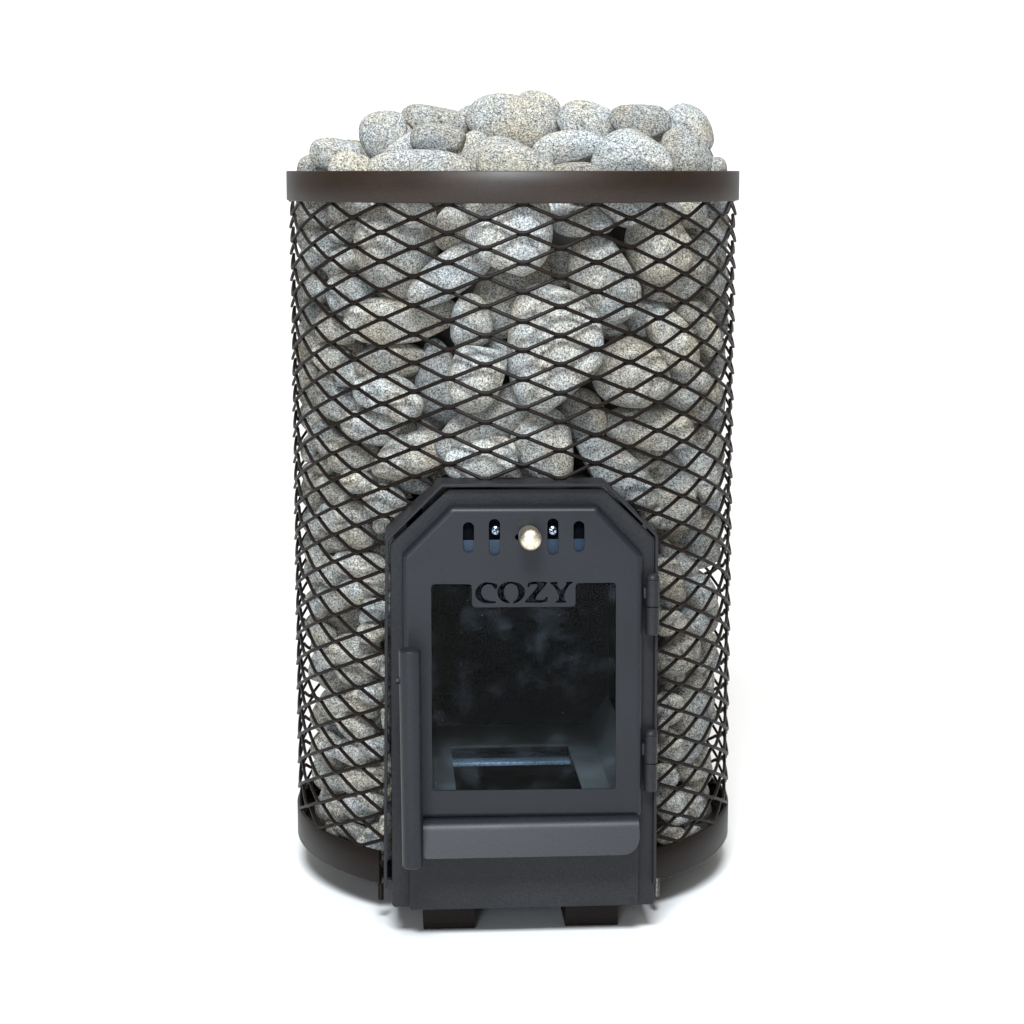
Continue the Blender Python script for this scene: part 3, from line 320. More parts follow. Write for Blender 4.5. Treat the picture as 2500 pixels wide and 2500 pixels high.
((-0.1915, 0.0436, 0.5034), (0.026, 0.0185, 0.0133), [0.991, 0.043, 0.124], [-0.128, 0.093, 0.987], 0, "shaded half-hidden stone, second down in the cage's outer left, well below the top band"),
((-0.1031, -0.0996, 0.5067), (0.0256, 0.0165, 0.0106), [0.995, -0.024, -0.1], [0.102, 0.101, 0.99], 0, "shaded half-hidden stone, third down above the door's left half, nearer the door"),
((-0.1642, -0.0467, 0.4964), (0.0233, 0.0173, 0.0119), [1.0, 0.019, 0.022], [-0.024, 0.105, 0.994], 0, "shaded half-hidden stone, third down above the door's left edge, well below the top band"),
((0.1805, -0.0717, 0.4872), (0.0256, 0.0179, 0.011), [0.732, -0.038, 0.68], [-0.664, 0.184, 0.725], 0, "shaded half-hidden stone, third down in the cage's outer right, well below the top band"),
((0.1353, -0.1033, 0.4887), (0.0243, 0.0179, 0.0116), [0.872, -0.17, -0.459], [0.471, 0.036, 0.882], 0, "shaded half-hidden stone, second down above the door's hinges, well below the top band"),
((-0.194, 0.0445, 0.4654), (0.0246, 0.0193, 0.0125), [0.955, 0.073, 0.287], [-0.294, 0.098, 0.951], 0, "shaded half-hidden stone, fourth down at the cage's left outline, well below the top band"),
((-0.0944, -0.1078, 0.4725), (0.0229, 0.0184, 0.0116), [0.788, 0.06, 0.613], [-0.615, 0.106, 0.781], 0, "shaded half-hidden stone, fifth down above the door's left half, nearer the door"),
((-0.1851, 0.0008, 0.457), (0.0245, 0.0206, 0.0139), [0.72, 0.103, 0.687], [-0.694, 0.07, 0.717], 0, "shaded half-hidden stone, fifth down in the cage's outer left, well below the top band"),
((0.1911, -0.0277, 0.4606), (0.0242, 0.0193, 0.0118), [0.822, -0.064, 0.566], [-0.547, 0.189, 0.816], 0, "shaded half-hidden stone, fourth down in the cage's outer right, well below the top band"),
((-0.1915, 0.0213, 0.4341), (0.0264, 0.0185, 0.0112), [0.935, 0.086, 0.345], [-0.353, 0.108, 0.929], 0, "shaded half-hidden stone, sixth down at the cage's left outline, well below the top band"),
((-0.1426, -0.0831, 0.4439), (0.0274, 0.0187, 0.0123), [0.879, 0.069, 0.471], [-0.476, 0.114, 0.872], 0, "shaded half-hidden stone, sixth down above the door's left edge, well below the top band"),
((0.1143, -0.1098, 0.4416), (0.0252, 0.0203, 0.0158), [0.988, -0.108, 0.112], [-0.096, 0.147, 0.984], 0, "shaded half-hidden stone, fourth down above the door's right corner, nearer the door"),
((0.1595, -0.0491, 0.4337), (0.0251, 0.0202, 0.0148), [0.944, -0.092, 0.316], [-0.298, 0.172, 0.939], 0, "shaded half-hidden stone, third down above the door's hinges, well below the top band"),
((0.1866, -0.0147, 0.4206), (0.0295, 0.0206, 0.0139), [0.985, -0.154, 0.082], [-0.058, 0.15, 0.987], 0, "shaded half-hidden stone, third down at the cage's right outline, well below the top band"),
((-0.1764, -0.0119, 0.4081), (0.0253, 0.0201, 0.0128), [0.979, 0.051, 0.197], [-0.203, 0.138, 0.969], 0, "shaded half-hidden stone, lowest in the cage's outer left, well below the top band"),
((-0.0036, -0.1473, 0.4273), (0.0221, 0.0183, 0.0114), [0.815, 0.032, 0.578], [-0.575, 0.156, 0.803], 0, "shaded half-hidden stone, lowest above the door's middle, nearer the door"),
((-0.1409, -0.0723, 0.4119), (0.0251, 0.018, 0.0122), [0.928, 0.06, 0.369], [-0.374, 0.135, 0.918], 0, "shaded half-hidden stone, eighth down above the door's left edge, well below the top band"),
((-0.0835, -0.1156, 0.4168), (0.0275, 0.0205, 0.0147), [0.802, -0.108, -0.587], [0.597, 0.106, 0.796], 0, "shaded half-hidden stone, seventh down above the door's left half, nearer the door"),
((-0.1912, 0.0318, 0.3855), (0.0264, 0.0186, 0.0139), [0.979, 0.012, -0.202], [0.197, 0.159, 0.967], 0, "shaded half-hidden stone, top one at the cage's left outline, level with the knob"),
((0.1866, -0.0154, 0.3773), (0.0269, 0.0204, 0.0139), [0.925, -0.082, 0.371], [-0.349, 0.203, 0.915], 0, "shaded half-hidden stone, top one in the cage's outer right, level with the knob"),
((-0.1894, 0.0094, 0.3589), (0.0266, 0.0194, 0.0146), [0.992, 0.062, 0.107], [-0.116, 0.161, 0.98], 0, "shaded half-hidden stone, third down at the cage's left outline, level with the knob"),
((-0.1437, -0.0657, 0.3654), (0.024, 0.019, 0.0142), [0.837, -0.087, -0.54], [0.547, 0.146, 0.825], 0, 'shaded half-hidden stone, fourth down just left of the door, level with the knob'),
((0.1446, -0.0638, 0.3519), (0.0285, 0.0172, 0.013), [0.972, -0.095, 0.213], [-0.191, 0.198, 0.961], 0, 'shaded half-hidden stone, second down just right of the door, level with the knob'),
((-0.1872, -0.0193, 0.3413), (0.0265, 0.0207, 0.0137), [0.912, 0.102, 0.397], [-0.409, 0.149, 0.9], 0, "shaded half-hidden stone, fourth down in the cage's outer left, level with the knob"),
((0.1854, -0.0261, 0.3363), (0.0282, 0.019, 0.013), [0.959, -0.114, 0.258], [-0.23, 0.213, 0.95], 0, "shaded half-hidden stone, lowest at the cage's right outline, level with the knob"),
((-0.1872, -0.0092, 0.3067), (0.0271, 0.0189, 0.0119), [0.993, 0.021, -0.112], [0.106, 0.196, 0.975], 0, "shaded half-hidden stone, sixth down at the cage's left outline, level with the knob"),
((-0.1573, -0.0582, 0.3081), (0.024, 0.0167, 0.0118), [0.815, 0.124, 0.565], [-0.579, 0.153, 0.801], 0, 'shaded half-hidden stone, eighth down just left of the door, level with the knob'),
((-0.1883, -0.0001, 0.2765), (0.0255, 0.0182, 0.0111), [0.982, 0.077, 0.17], [-0.182, 0.195, 0.964], 0, "shaded half-hidden stone, top one at the cage's left outline, beside the upper window"),
((0.1728, -0.0307, 0.2695), (0.0248, 0.0212, 0.0145), [0.985, -0.16, -0.061], [0.093, 0.198, 0.976], 0, 'shaded half-hidden stone, third down just right of the door, beside the upper window'),
((-0.1645, -0.0435, 0.2718), (0.0292, 0.0193, 0.0121), [0.981, 0.057, 0.186], [-0.194, 0.205, 0.959], 0, 'shaded half-hidden stone, third down just left of the door, beside the upper window'),
((0.1891, -0.0114, 0.2534), (0.0271, 0.0218, 0.0149), [0.769, 0.012, 0.639], [-0.618, 0.269, 0.738], 0, "shaded half-hidden stone, second down at the cage's right outline, beside the upper window"),
((-0.1912, 0.0186, 0.2392), (0.0259, 0.0179, 0.0113), [0.813, -0.093, -0.574], [0.58, 0.205, 0.789], 0, "shaded half-hidden stone, third down at the cage's left outline, beside the upper window"),
((-0.1821, 0.0132, 0.2277), (0.0272, 0.0191, 0.0115), [0.999, 0.03, 0.017], [-0.023, 0.226, 0.974], 0, "shaded half-hidden stone, third down in the cage's outer left, beside the upper window"),
((0.1868, -0.0356, 0.2147), (0.0242, 0.0183, 0.0123), [0.813, 0.004, 0.582], [-0.558, 0.286, 0.779], 0, "shaded half-hidden stone, third down at the cage's right outline, beside the upper window"),
((-0.1834, -0.0298, 0.2145), (0.0289, 0.0204, 0.0138), [0.913, 0.134, 0.386], [-0.406, 0.199, 0.892], 0, "shaded half-hidden stone, lowest at the cage's left outline, beside the upper window"),
((-0.1842, -0.0009, 0.2035), (0.025, 0.0221, 0.0154), [0.661, -0.162, -0.732], [0.75, 0.177, 0.638], 0, "shaded half-hidden stone, fifth down in the cage's outer left, beside the upper window"),
((0.1845, -0.0167, 0.1728), (0.0253, 0.0175, 0.0109), [0.964, -0.203, -0.169], [0.213, 0.215, 0.953], 0, "shaded half-hidden stone, top one at the cage's right outline, beside the lower window"),
((-0.1824, -0.027, 0.1576), (0.0266, 0.0219, 0.0151), [0.792, -0.135, -0.595], [0.609, 0.227, 0.76], 0, "shaded half-hidden stone, second down in the cage's outer left, beside the lower window"),
((0.1792, -0.0382, 0.1521), (0.0299, 0.0189, 0.0123), [0.926, -0.056, 0.372], [-0.34, 0.304, 0.89], 0, "shaded half-hidden stone, third down at the cage's right outline, beside the lower window"),
((-0.184, -0.0052, 0.1263), (0.0282, 0.0203, 0.0125), [0.853, 0.179, 0.49], [-0.52, 0.211, 0.828], 0, "shaded half-hidden stone, at the cage's left outline, beside the lower window"),
((-0.1715, -0.0152, 0.1015), (0.0277, 0.0173, 0.0117), [0.83, 0.174, 0.53], [-0.558, 0.226, 0.799], 0, 'shaded half-hidden stone, top one just left of the door, near the bottom band'),
((0.1833, -0.0274, 0.1006), (0.0252, 0.0204, 0.0147), [0.661, -0.317, -0.681], [0.733, 0.078, 0.676], 0, "shaded half-hidden stone, top one at the cage's right outline, near the bottom band"),
((-0.1842, -0.0043, 0.0953), (0.0255, 0.0208, 0.0136), [0.984, 0.091, 0.154], [-0.173, 0.275, 0.946], 0, "shaded half-hidden stone, second down at the cage's left outline, near the bottom band"),
((0.1735, -0.0341, 0.0782), (0.0257, 0.0188, 0.0137), [0.756, -0.296, -0.584], [0.639, 0.139, 0.756], 0, 'shaded half-hidden stone, fourth down just right of the door, near the bottom band'),
((-0.1725, -0.0215, 0.071), (0.0286, 0.0187, 0.0139), [0.965, -0.058, -0.256], [0.262, 0.294, 0.919], 0, "shaded half-hidden stone, fourth down in the cage's outer left, near the bottom band"),
((-0.1841, -0.0101, 0.0618), (0.0243, 0.0176, 0.0106), [0.893, 0.171, 0.417], [-0.449, 0.251, 0.858], 0, "shaded half-hidden stone, lowest at the cage's left outline, near the bottom band"),
((0.1789, -0.0362, 0.0662), (0.0279, 0.021, 0.0134), [0.686, -0.325, -0.651], [0.709, 0.101, 0.698], 0, "shaded half-hidden stone, lowest at the cage's right outline, near the bottom band"),
((0.1724, -0.0382, 0.0626), (0.0265, 0.0195, 0.0127), [0.892, -0.262, -0.368], [0.427, 0.222, 0.877], 0, "shaded half-hidden stone, fifth down in the cage's outer right, near the bottom band"),
((-0.1736, -0.0506, 0.0636), (0.0273, 0.0217, 0.0153), [0.999, 0.034, 0.01], [-0.02, 0.31, 0.95], 0, "shaded half-hidden stone, seventh down in the cage's outer left, near the bottom band")]


PSI = math.radians(3.6)
random.seed(5)

# ---------------------------------------------------------------- helpers
def tag(o, label=None, cat=None, group=None, kind=None):
    if label: o['label'] = label
    if cat: o['category'] = cat
    if group: o['group'] = group
    if kind: o['kind'] = kind
    return o

def nm(mat):
    mat.use_nodes = True
    nt = mat.node_tree
    return nt, nt.nodes, nt.links, nt.nodes["Principled BSDF"]

def powder(name, base, rough=0.5, spec=0.5, bump=0.25, dirt=0.25, metallic=0.0, fine=1000.0, fleck=0.0):
    m = bpy.data.materials.new(name)
    nt, N, L, P = nm(m)
    P.inputs["Roughness"].default_value = rough
    P.inputs["Specular IOR Level"].default_value = spec
    P.inputs["Metallic"].default_value = metallic
    tc = N.new("ShaderNodeTexCoord")
    n1 = N.new("ShaderNodeTexNoise"); n1.inputs["Scale"].default_value = 14; n1.inputs["Detail"].default_value = 6
    n2 = N.new("ShaderNodeTexNoise"); n2.inputs["Scale"].default_value = fine; n2.inputs["Detail"].default_value = 2
    L.new(tc.outputs["Object"], n1.inputs["Vector"]); L.new(tc.outputs["Object"], n2.inputs["Vector"])
    r = N.new("ShaderNodeMapRange")
    r.inputs["From Min"].default_value = 0.35; r.inputs["From Max"].default_value = 0.7
    r.inputs["To Min"].default_value = 1 - dirt; r.inputs["To Max"].default_value = 1 + dirt
    L.new(n1.outputs["Fac"], r.inputs["Value"])
    r2 = N.new("ShaderNodeMapRange")
    r2.inputs["From Min"].default_value = 0.3; r2.inputs["From Max"].default_value = 0.7
    r2.inputs["To Min"].default_value = 0.55; r2.inputs["To Max"].default_value = 1.45
    L.new(n2.outputs["Fac"], r2.inputs["Value"])
    mul = N.new("ShaderNodeMath"); mul.operation = 'MULTIPLY'
    L.new(r.outputs[0], mul.inputs[0]); L.new(r2.outputs[0], mul.inputs[1])
    vm = N.new("ShaderNodeVectorMath"); vm.operation = 'SCALE'
    vm.inputs[0].default_value = base
    L.new(mul.outputs[0], vm.inputs["Scale"])
    L.new(vm.outputs[0], P.inputs["Base Color"])
    rr = N.new("ShaderNodeMapRange")
    rr.inputs["To Min"].default_value = rough - 0.09; rr.inputs["To Max"].default_value = rough + 0.09
    L.new(n1.outputs["Fac"], rr.inputs["Value"]); L.new(rr.outputs[0], P.inputs["Roughness"])
    b = N.new("ShaderNodeBump"); b.inputs["Strength"].default_value = bump; b.inputs["Distance"].default_value = 0.0004
    L.new(n2.outputs["Fac"], b.inputs["Height"]); L.new(b.outputs[0], P.inputs["Normal"])
    return m

M_BAND = powder("bronze_black_paint", (0.020, 0.0110, 0.0068), 0.48, 0.42, 0.3, 0.2)
M_WIRE = powder("wire_paint", (0.010, 0.0066, 0.0053), 0.45, 0.13, 0.1, 0.15)
M_DOOR = powder("grey_powder_coat", (0.0110, 0.0122, 0.0160), 0.42, 0.32, 0.2, 0.14)
M_PLATE = powder("dark_powder_coat", (0.013, 0.0135, 0.016), 0.5, 0.3, 0.35, 0.2)
M_BODY = powder("firebox_steel", (0.018, 0.016, 0.0145), 0.55, 0.4, 0.2, 0.4)
M_SOOT_SHADE = powder("chamber_black", (0.003, 0.0035, 0.005), 0.9, 0.0, 0.2, 0.3)  # soot of the chamber, also the painted dark behind the door slots
M_FLOOR = powder("chamber_floor_steel", (0.095, 0.092, 0.082), 0.6, 0.3, 0.2, 0.4)
M_SLIDE = powder("blued_steel", (0.010, 0.022, 0.042), 0.5, 0.3, 0.1, 0.15)
M_GALV = powder("galvanised_steel", (0.45, 0.55, 0.62), 0.42, 0.5, 0.3, 0.35, metallic=0.35, fine=500)
M_ASH = powder("ash_pan_steel", (0.030, 0.022, 0.018), 0.6, 0.3, 0.1, 0.3)
M_SCREW = powder("zinc_screw", (0.38, 0.46, 0.58), 0.2, 0.5, 0.0, 0.1, metallic=1.0)
M_KNOB = powder("champagne_satin_metal", (0.74, 0.655, 0.53), 0.42, 0.5, 0.05, 0.03, metallic=1.0)
M_EDGE = powder("bare_weld", (0.16, 0.15, 0.14), 0.4, 0.5, 0.3, 0.4, metallic=0.5)

def stone_mat():
    m = bpy.data.materials.new("speckled_granite")
    nt, N, L, P = nm(m)
    P.inputs["Roughness"].default_value = 0.82
    P.inputs["Specular IOR Level"].default_value = 0.25
    tc = N.new("ShaderNodeTexCoord"); oi = N.new("ShaderNodeObjectInfo")
    sc = N.new("ShaderNodeVectorMath"); sc.operation = 'SCALE'; sc.inputs["Scale"].default_value = 13.7
    cmb = N.new("ShaderNodeCombineXYZ")
    for k in range(3): L.new(oi.outputs["Random"], cmb.inputs[k])
    L.new(cmb.outputs[0], sc.inputs[0])
    add = N.new("ShaderNodeVectorMath"); add.operation = 'ADD'
    L.new(tc.outputs["Object"], add.inputs[0]); L.new(sc.outputs[0], add.inputs[1])
    def noise(scale, detail, rough=0.5, src=add):
        n = N.new("ShaderNodeTexNoise"); n.inputs["Scale"].default_value = scale
        n.inputs["Detail"].default_value = detail; n.inputs["Roughness"].default_value = rough
        L.new(src.outputs[0], n.inputs["Vector"]); return n
    st = N.new("ShaderNodeMapping"); st.inputs["Scale"].default_value = (0.9, 1.0, 1.05)
    L.new(add.outputs[0], st.inputs["Vector"])
    sp = noise(720, 3, 0.6, st)        # mineral grains
    sp2 = noise(300, 2, 0.5, st)
    big = noise(26, 4, 0.55)
    ramp = N.new("ShaderNodeValToRGB")
    e = ramp.color_ramp.elements
    e[0].position = 0.345; e[0].color = (0.055, 0.055, 0.054, 1)
    e[1].position = 0.65; e[1].color = (0.70, 0.68, 0.615, 1)
    k = e.new(0.452); k.color = (0.23, 0.23, 0.217, 1)
    k = e.new(0.515); k.color = (0.37, 0.362, 0.335, 1)
    mx = N.new("ShaderNodeMath"); mx.operation = 'MULTIPLY_ADD'
    mx.inputs[1].default_value = 0.22; 
    L.new(sp2.outputs["Fac"], mx.inputs[0])
    m2 = N.new("ShaderNodeMath"); m2.operation = 'MULTIPLY_ADD'; m2.inputs[1].default_value = 0.85
    L.new(sp.outputs["Fac"], m2.inputs[0]); m2.inputs[2].default_value = -0.035
    L.new(m2.outputs[0], mx.inputs[2])
    L.new(mx.outputs[0], ramp.inputs[0])
    # warm and cool tints, in patches and from stone to stone
    tint = N.new("ShaderNodeValToRGB")
    t = tint.color_ramp.elements
    t[0].position = 0.34; t[0].color = (0.93, 0.99, 1.07, 1)
    t[1].position = 0.68; t[1].color = (1.05, 0.97, 0.84, 1)
    fr_ = N.new("ShaderNodeMath"); fr_.operation = 'MULTIPLY'; fr_.inputs[1].default_value = 37.7
    L.new(oi.outputs["Random"], fr_.inputs[0])
    f2 = N.new("ShaderNodeMath"); f2.operation = 'FRACT'; L.new(fr_.outputs[0], f2.inputs[0])
    f3 = N.new("ShaderNodeMath"); f3.operation = 'MULTIPLY_ADD'; f3.inputs[1].default_value = 0.20
    L.new(f2.outputs[0], f3.inputs[0])
    f4 = N.new("ShaderNodeMath"); f4.operation = 'SUBTRACT'; f4.inputs[1].default_value = 0.10
    L.new(big.outputs["Fac"], f4.inputs[0]); L.new(f4.outputs[0], f3.inputs[2])
    L.new(f3.outputs[0], tint.inputs[0])
    mix = N.new("ShaderNodeMix"); mix.data_type = 'RGBA'; mix.blend_type = 'MULTIPLY'; mix.inputs["Factor"].default_value = 1
    L.new(ramp.outputs[0], mix.inputs["A"]); L.new(tint.outputs[0], mix.inputs["B"])
    # each stone a little lighter or darker
    rr = N.new("ShaderNodeMapRange"); rr.inputs["To Min"].default_value = 0.70; rr.inputs["To Max"].default_value = 1.16
    L.new(oi.outputs["Random"], rr.inputs["Value"])
    vs = N.new("ShaderNodeVectorMath"); vs.operation = 'SCALE'
    L.new(mix.outputs["Result"], vs.inputs[0]); L.new(rr.outputs[0], vs.inputs["Scale"])
    L.new(vs.outputs[0], P.inputs["Base Color"])
    b = N.new("ShaderNodeBump"); b.inputs["Strength"].default_value = 0.4; b.inputs["Distance"].default_value = 0.0006
    L.new(mx.outputs[0], b.inputs["Height"]); L.new(b.outputs[0], P.inputs["Normal"])
    return m
M_STONE = stone_mat()

def glass_mat():
    m = bpy.data.materials.new("smudged_stove_glass")
    nt, N, L, P = nm(m)
    out = N["Material Output"]
    N.remove(P)
    tr = N.new("ShaderNodeBsdfTransparent"); tr.inputs[0].default_value = (0.85, 0.91, 0.96, 1)
    gl = N.new("ShaderNodeBsdfGlossy"); gl.inputs["Roughness"].default_value = 0.03; gl.inputs[0].default_value = (1.0, 0.95, 0.86, 1)
    df = N.new("ShaderNodeBsdfDiffuse"); df.inputs[0].default_value = (0.30, 0.34, 0.40, 1)
    fr = N.new("ShaderNodeFresnel"); fr.inputs[0].default_value = 1.12
    tc = N.new("ShaderNodeTexCoord")
    n = N.new("ShaderNodeTexNoise"); n.inputs["Scale"].default_value = 42; n.inputs["Detail"].default_value = 7; n.inputs["Roughness"].default_value = 0.62
    L.new(tc.outputs["Object"], n.inputs["Vector"])
    r = N.new("ShaderNodeMapRange"); r.inputs["From Min"].default_value = 0.52; r.inputs["From Max"].default_value = 0.82
    r.inputs["To Min"].default_value = 0.0; r.inputs["To Max"].default_value = 0.05
    L.new(n.outputs["Fac"], r.inputs["Value"])
    dust = N.new("ShaderNodeTexVoronoi"); dust.inputs["Scale"].default_value = 90
    L.new(tc.outputs["Object"], dust.inputs["Vector"])
    dr = N.new("ShaderNodeMapRange"); dr.inputs["From Min"].default_value = 0.0; dr.inputs["From Max"].default_value = 0.06
    dr.inputs["To Min"].default_value = 0.45; dr.inputs["To Max"].default_value = 0.0
    L.new(dust.outputs["Distance"], dr.inputs["Value"])
    ad = N.new("ShaderNodeMath"); ad.operation = 'ADD'; ad.use_clamp = True
    L.new(r.outputs[0], ad.inputs[0]); L.new(dr.outputs[0], ad.inputs[1])
    a = N.new("ShaderNodeMixShader"); b = N.new("ShaderNodeMixShader")
    L.new(fr.outputs[0], a.inputs[0]); L.new(tr.outputs[0], a.inputs[1]); L.new(gl.outputs[0], a.inputs[2])
    L.new(ad.outputs[0], b.inputs[0]); L.new(a.outputs[0], b.inputs[1]); L.new(df.outputs[0], b.inputs[2])
    L.new(b.outputs[0], out.inputs["Surface"])
    return m
M_GLASS = glass_mat()

def link(name, me, mat, parent=None):
    me.materials.clear(); me.materials.append(mat)
    o = bpy.data.objects.new(name, me)
    COL.objects.link(o)
    if parent: o.parent = parent
    return o

class MB:
    """collects vertices and faces for one mesh"""
    def __init__(s): s.v = []; s.f = []
    def add(s, v, f):
        k = len(s.v); s.v += [tuple(p) for p in v]; s.f += [tuple(i + k for i in q) for q in f]
    def box(s, x0, x1, y0, y1, z0, z1):
        s.add([(x, y, z) for x in (x0, x1) for y in (y0, y1) for z in (z0, z1)],
              [(0, 1, 3, 2), (4, 6, 7, 5), (0, 4, 5, 1), (2, 3, 7, 6), (0, 2, 6, 4), (1, 5, 7, 3)])
    def loops(s, L, closed=True, cap0=False, cap1=False):
        n = len(L[0]); k = len(s.v)
        for l in L: s.v += [tuple(p) for p in l]
        for i in range(len(L) - 1):
            for j in range(n if closed else n - 1):
                a = k + i * n + j; b = k + i * n + (j + 1) % n
                s.f.append((a, b, b + n, a + n))
        if cap0: s.f.append(tuple(k + j for j in range(n))[::-1])
        if cap1: s.f.append(tuple(k + (len(L) - 1) * n + j for j in range(n)))
    def cyl(s, p0, p1, r0, r1=None, n=24, prof=None):
        """surface of revolution from p0 to p1; prof = [(t along axis, radius)]"""
        p0 = Vector(p0); p1 = Vector(p1); ax = p1 - p0; r1 = r0 if r1 is None else r1
        q = ax.to_track_quat('Z', 'Y')
        prof = prof or [(0, r0), (1, r1)]
        L = [[p0 + ax * t + q @ Vector((r * math.cos(2 * math.pi * j / n), r * math.sin(2 * math.pi * j / n), 0)) for j in range(n)] for t, r in prof]
        s.loops(L, True, True, True)
    def mesh(s, name, smooth=40, bevel=0):
        me = bpy.data.meshes.new(name)
        me.from_pydata(s.v, [], s.f)
        bm = bmesh.new(); bm.from_mesh(me)
        bmesh.ops.recalc_face_normals(bm, faces=bm.faces)
        if bevel:
            es = [e for e in bm.edges if len(e.link_faces) == 2 and e.calc_face_angle(0) > math.radians(30)]
            bmesh.ops.bevel(bm, geom=es, offset=bevel, segments=2, affect='EDGES', profile=0.5, clamp_overlap=True)
        bm.to_mesh(me); bm.free()
        me.shade_smooth()
        me.set_sharp_from_angle(angle=math.radians(smooth))
        return me
    def build(s, name, mat, parent=None, smooth=40, bevel=0):
        return link(name, s.mesh(name, smooth, bevel), mat, parent)

def rounded(pts, radii, seg=6):
    """polygon with rounded corners; pts (x,z)"""
    out = []; n = len(pts)
    if not hasattr(radii, '__len__'): radii = [radii] * n
    for i in range(n):
        p = Vector(pts[i]); a = Vector(pts[i - 1]); b = Vector(pts[(i + 1) % n]); r = radii[i]
        if r <= 0: out.append(tuple(p)); continue
        da = (a - p).normalized(); db = (b - p).normalized()
        ang = da.angle(db); t = min(r / math.tan(ang / 2), (a - p).length * .48, (b - p).length * .48)
        r = t * math.tan(ang / 2)
        p0 = p + da * t; p1 = p + db * t
        c = p + (da + db).normalized() * (r / math.sin(ang / 2))
        a0 = math.atan2(p0.y - c.y, p0.x - c.x); a1 = math.atan2(p1.y - c.y, p1.x - c.x)
        d = (a1 - a0 + math.pi) % (2 * math.pi) - math.pi
        for k in range(seg + 1):
            th = a0 + d * k / seg
            out.append((c.x + r * math.cos(th), c.y + r * math.sin(th)))
    return out

def area2(p): return sum(p[i - 1][0] * p[i][1] - p[i][0] * p[i - 1][1] for i in range(len(p))) / 2

def offset(p, d):
    """move every vertex of the polygon inward by d"""
    s = 1 if area2(p) > 0 else -1; n = len(p); out = []
    for i in range(n):
        a = Vector(p[i - 1]); b = Vector(p[i]); c = Vector(p[(i + 1) % n])
        e0 = (b - a); e1 = (c - b)
        if e0.length < 1e-7: e0 = e1
        if e1.length < 1e-7: e1 = e0
        e0.normalize(); e1.normalize()
        n0 = Vector((-e0.y, e0.x)) * s; n1 = Vector((-e1.y, e1.x)) * s
        m = (n0 + n1); m.normalize()
        k = d / max(0.35, m.dot(n0))
        out.append((b.x + m.x * k, b.y + m.y * k))
    return out

def plate(outer, holes, yfront, thick, bev=0.0):
    """flat sheet standing in the xz plane with holes; front face at yfront"""
    cu = bpy.data.curves.new("outline", 'CURVE'); cu.dimensions = '2D'; cu.fill_mode = 'BOTH'
    for pts in [outer] + holes:
        sp = cu.splines.new('POLY'); sp.points.add(len(pts) - 1)
        for q, p in zip(sp.points, pts): q.co = (p[0], p[1], 0, 1)
        sp.use_cyclic_u = True
    cu.extrude = thick / 2 - bev; cu.bevel_depth = bev; cu.bevel_resolution = 1
    if bev: cu.offset = -bev
    ob = bpy.data.objects.new("outline", cu); COL.objects.link(ob)
    dg = bpy.context.evaluated_depsgraph_get(); dg.update()
    me = bpy.data.meshes.new_from_object(ob.evaluated_get(dg))
    bpy.data.objects.remove(ob); bpy.data.curves.remove(cu)
    vs = [(v.co.x, yfront + thick / 2 - v.co.z, v.co.y) for v in me.vertices]
    fs = [tuple(p.vertices) for p in me.polygons]
    mb = MB(); mb.add(vs, fs)
    bpy.data.meshes.remove(me)
    return mb

def weld(me, d=2e-5):
    bm = bmesh.new(); bm.from_mesh(me); bmesh.ops.remove_doubles(bm, verts=bm.verts, dist=d)
    bmesh.ops.recalc_face_normals(bm, faces=bm.faces); bm.to_mesh(me); bm.free()

# ---------------------------------------------------------------- backdrop: one white sheet, floor curving up into a wall
def backdrop():
    prof = [(-9, 0), (-3, 0), (0, 0), (2.2, 0)]
    R = 1.6
    for k in range(1, 17):
        a = math.pi / 2 * k / 16
        prof.append((2.2 + R * math.sin(a), R - R * math.cos(a)))
    prof += [(2.2 + R, 3.5), (2.2 + R, 6)]
    mb = MB()
    mb.loops([[(x, y, z) for x in (-9, -3, 0, 3, 9)] for y, z in prof], closed=False)
    m = bpy.data.materials.new("white_paper"); nt, N, L, P = nm(m)
    P.inputs["Roughness"].default_value = 0.9; P.inputs["Specular IOR Level"].default_value = 0.1
    n = N.new("ShaderNodeTexNoise"); n.inputs["Scale"].default_value = 3
    r = N.new("ShaderNodeValToRGB"); r.color_ramp.elements[0].color = (0.89, 0.89, 0.89, 1); r.color_ramp.elements[1].color = (0.92, 0.92, 0.92, 1)
    L.new(n.outputs["Fac"], r.inputs[0]); L.new(r.outputs[0], P.inputs["Base Color"])
    o = mb.build("floor", m, smooth=60)
    tag(o, kind='structure')
backdrop()

# ---------------------------------------------------------------- the heater
H = bpy.data.objects.new("sauna_heater", None)
COL.objects.link(H)
H.rotation_euler = (0, 0, PSI)
tag(H, "black wood-burning sauna heater in a round wire cage, with a glazed steel door", "sauna heater")

def cp(r, th, z):   # heater frame, th measured from the front
    return (r * math.sin(th), -r * math.cos(th), z)

def band(name, r0, r1, z0, z1, a0, a1, mat):
    b = 0.0008; n = 180; closed = a1 - a0 > 6.28
    prof = [(r1 - b, z0), (r1, z0 + b), (r1, z1 - b), (r1 - b, z1), (r0 + b, z1), (r0, z1 - b), (r0, z0 + b), (r0 + b, z0)]
    mb = MB()
    cnt = n if closed else n + 1
    L = [[cp(r, a0 + (a1 - a0) * i / n, z) for r, z in prof] for i in range(cnt)]
    if closed: L.append(L[0])
    mb.loops(L, True, not closed, not closed)
    me = mb.mesh(name, 50); weld(me)
    me.shade_smooth(); me.set_sharp_from_angle(angle=math.radians(50))
    return link(name, me, mat, H)

band("top_band", 0.2212, 0.2250, 0.6822, 0.7110, 0, 2 * math.pi, M_BAND)
band("bottom_band", 0.2212, 0.2250, 0.0330, 0.0657, math.radians(33.5), math.radians(360 - 38.5), M_WIRE)  # same paint as the top band; darker wire colour stands in for shade

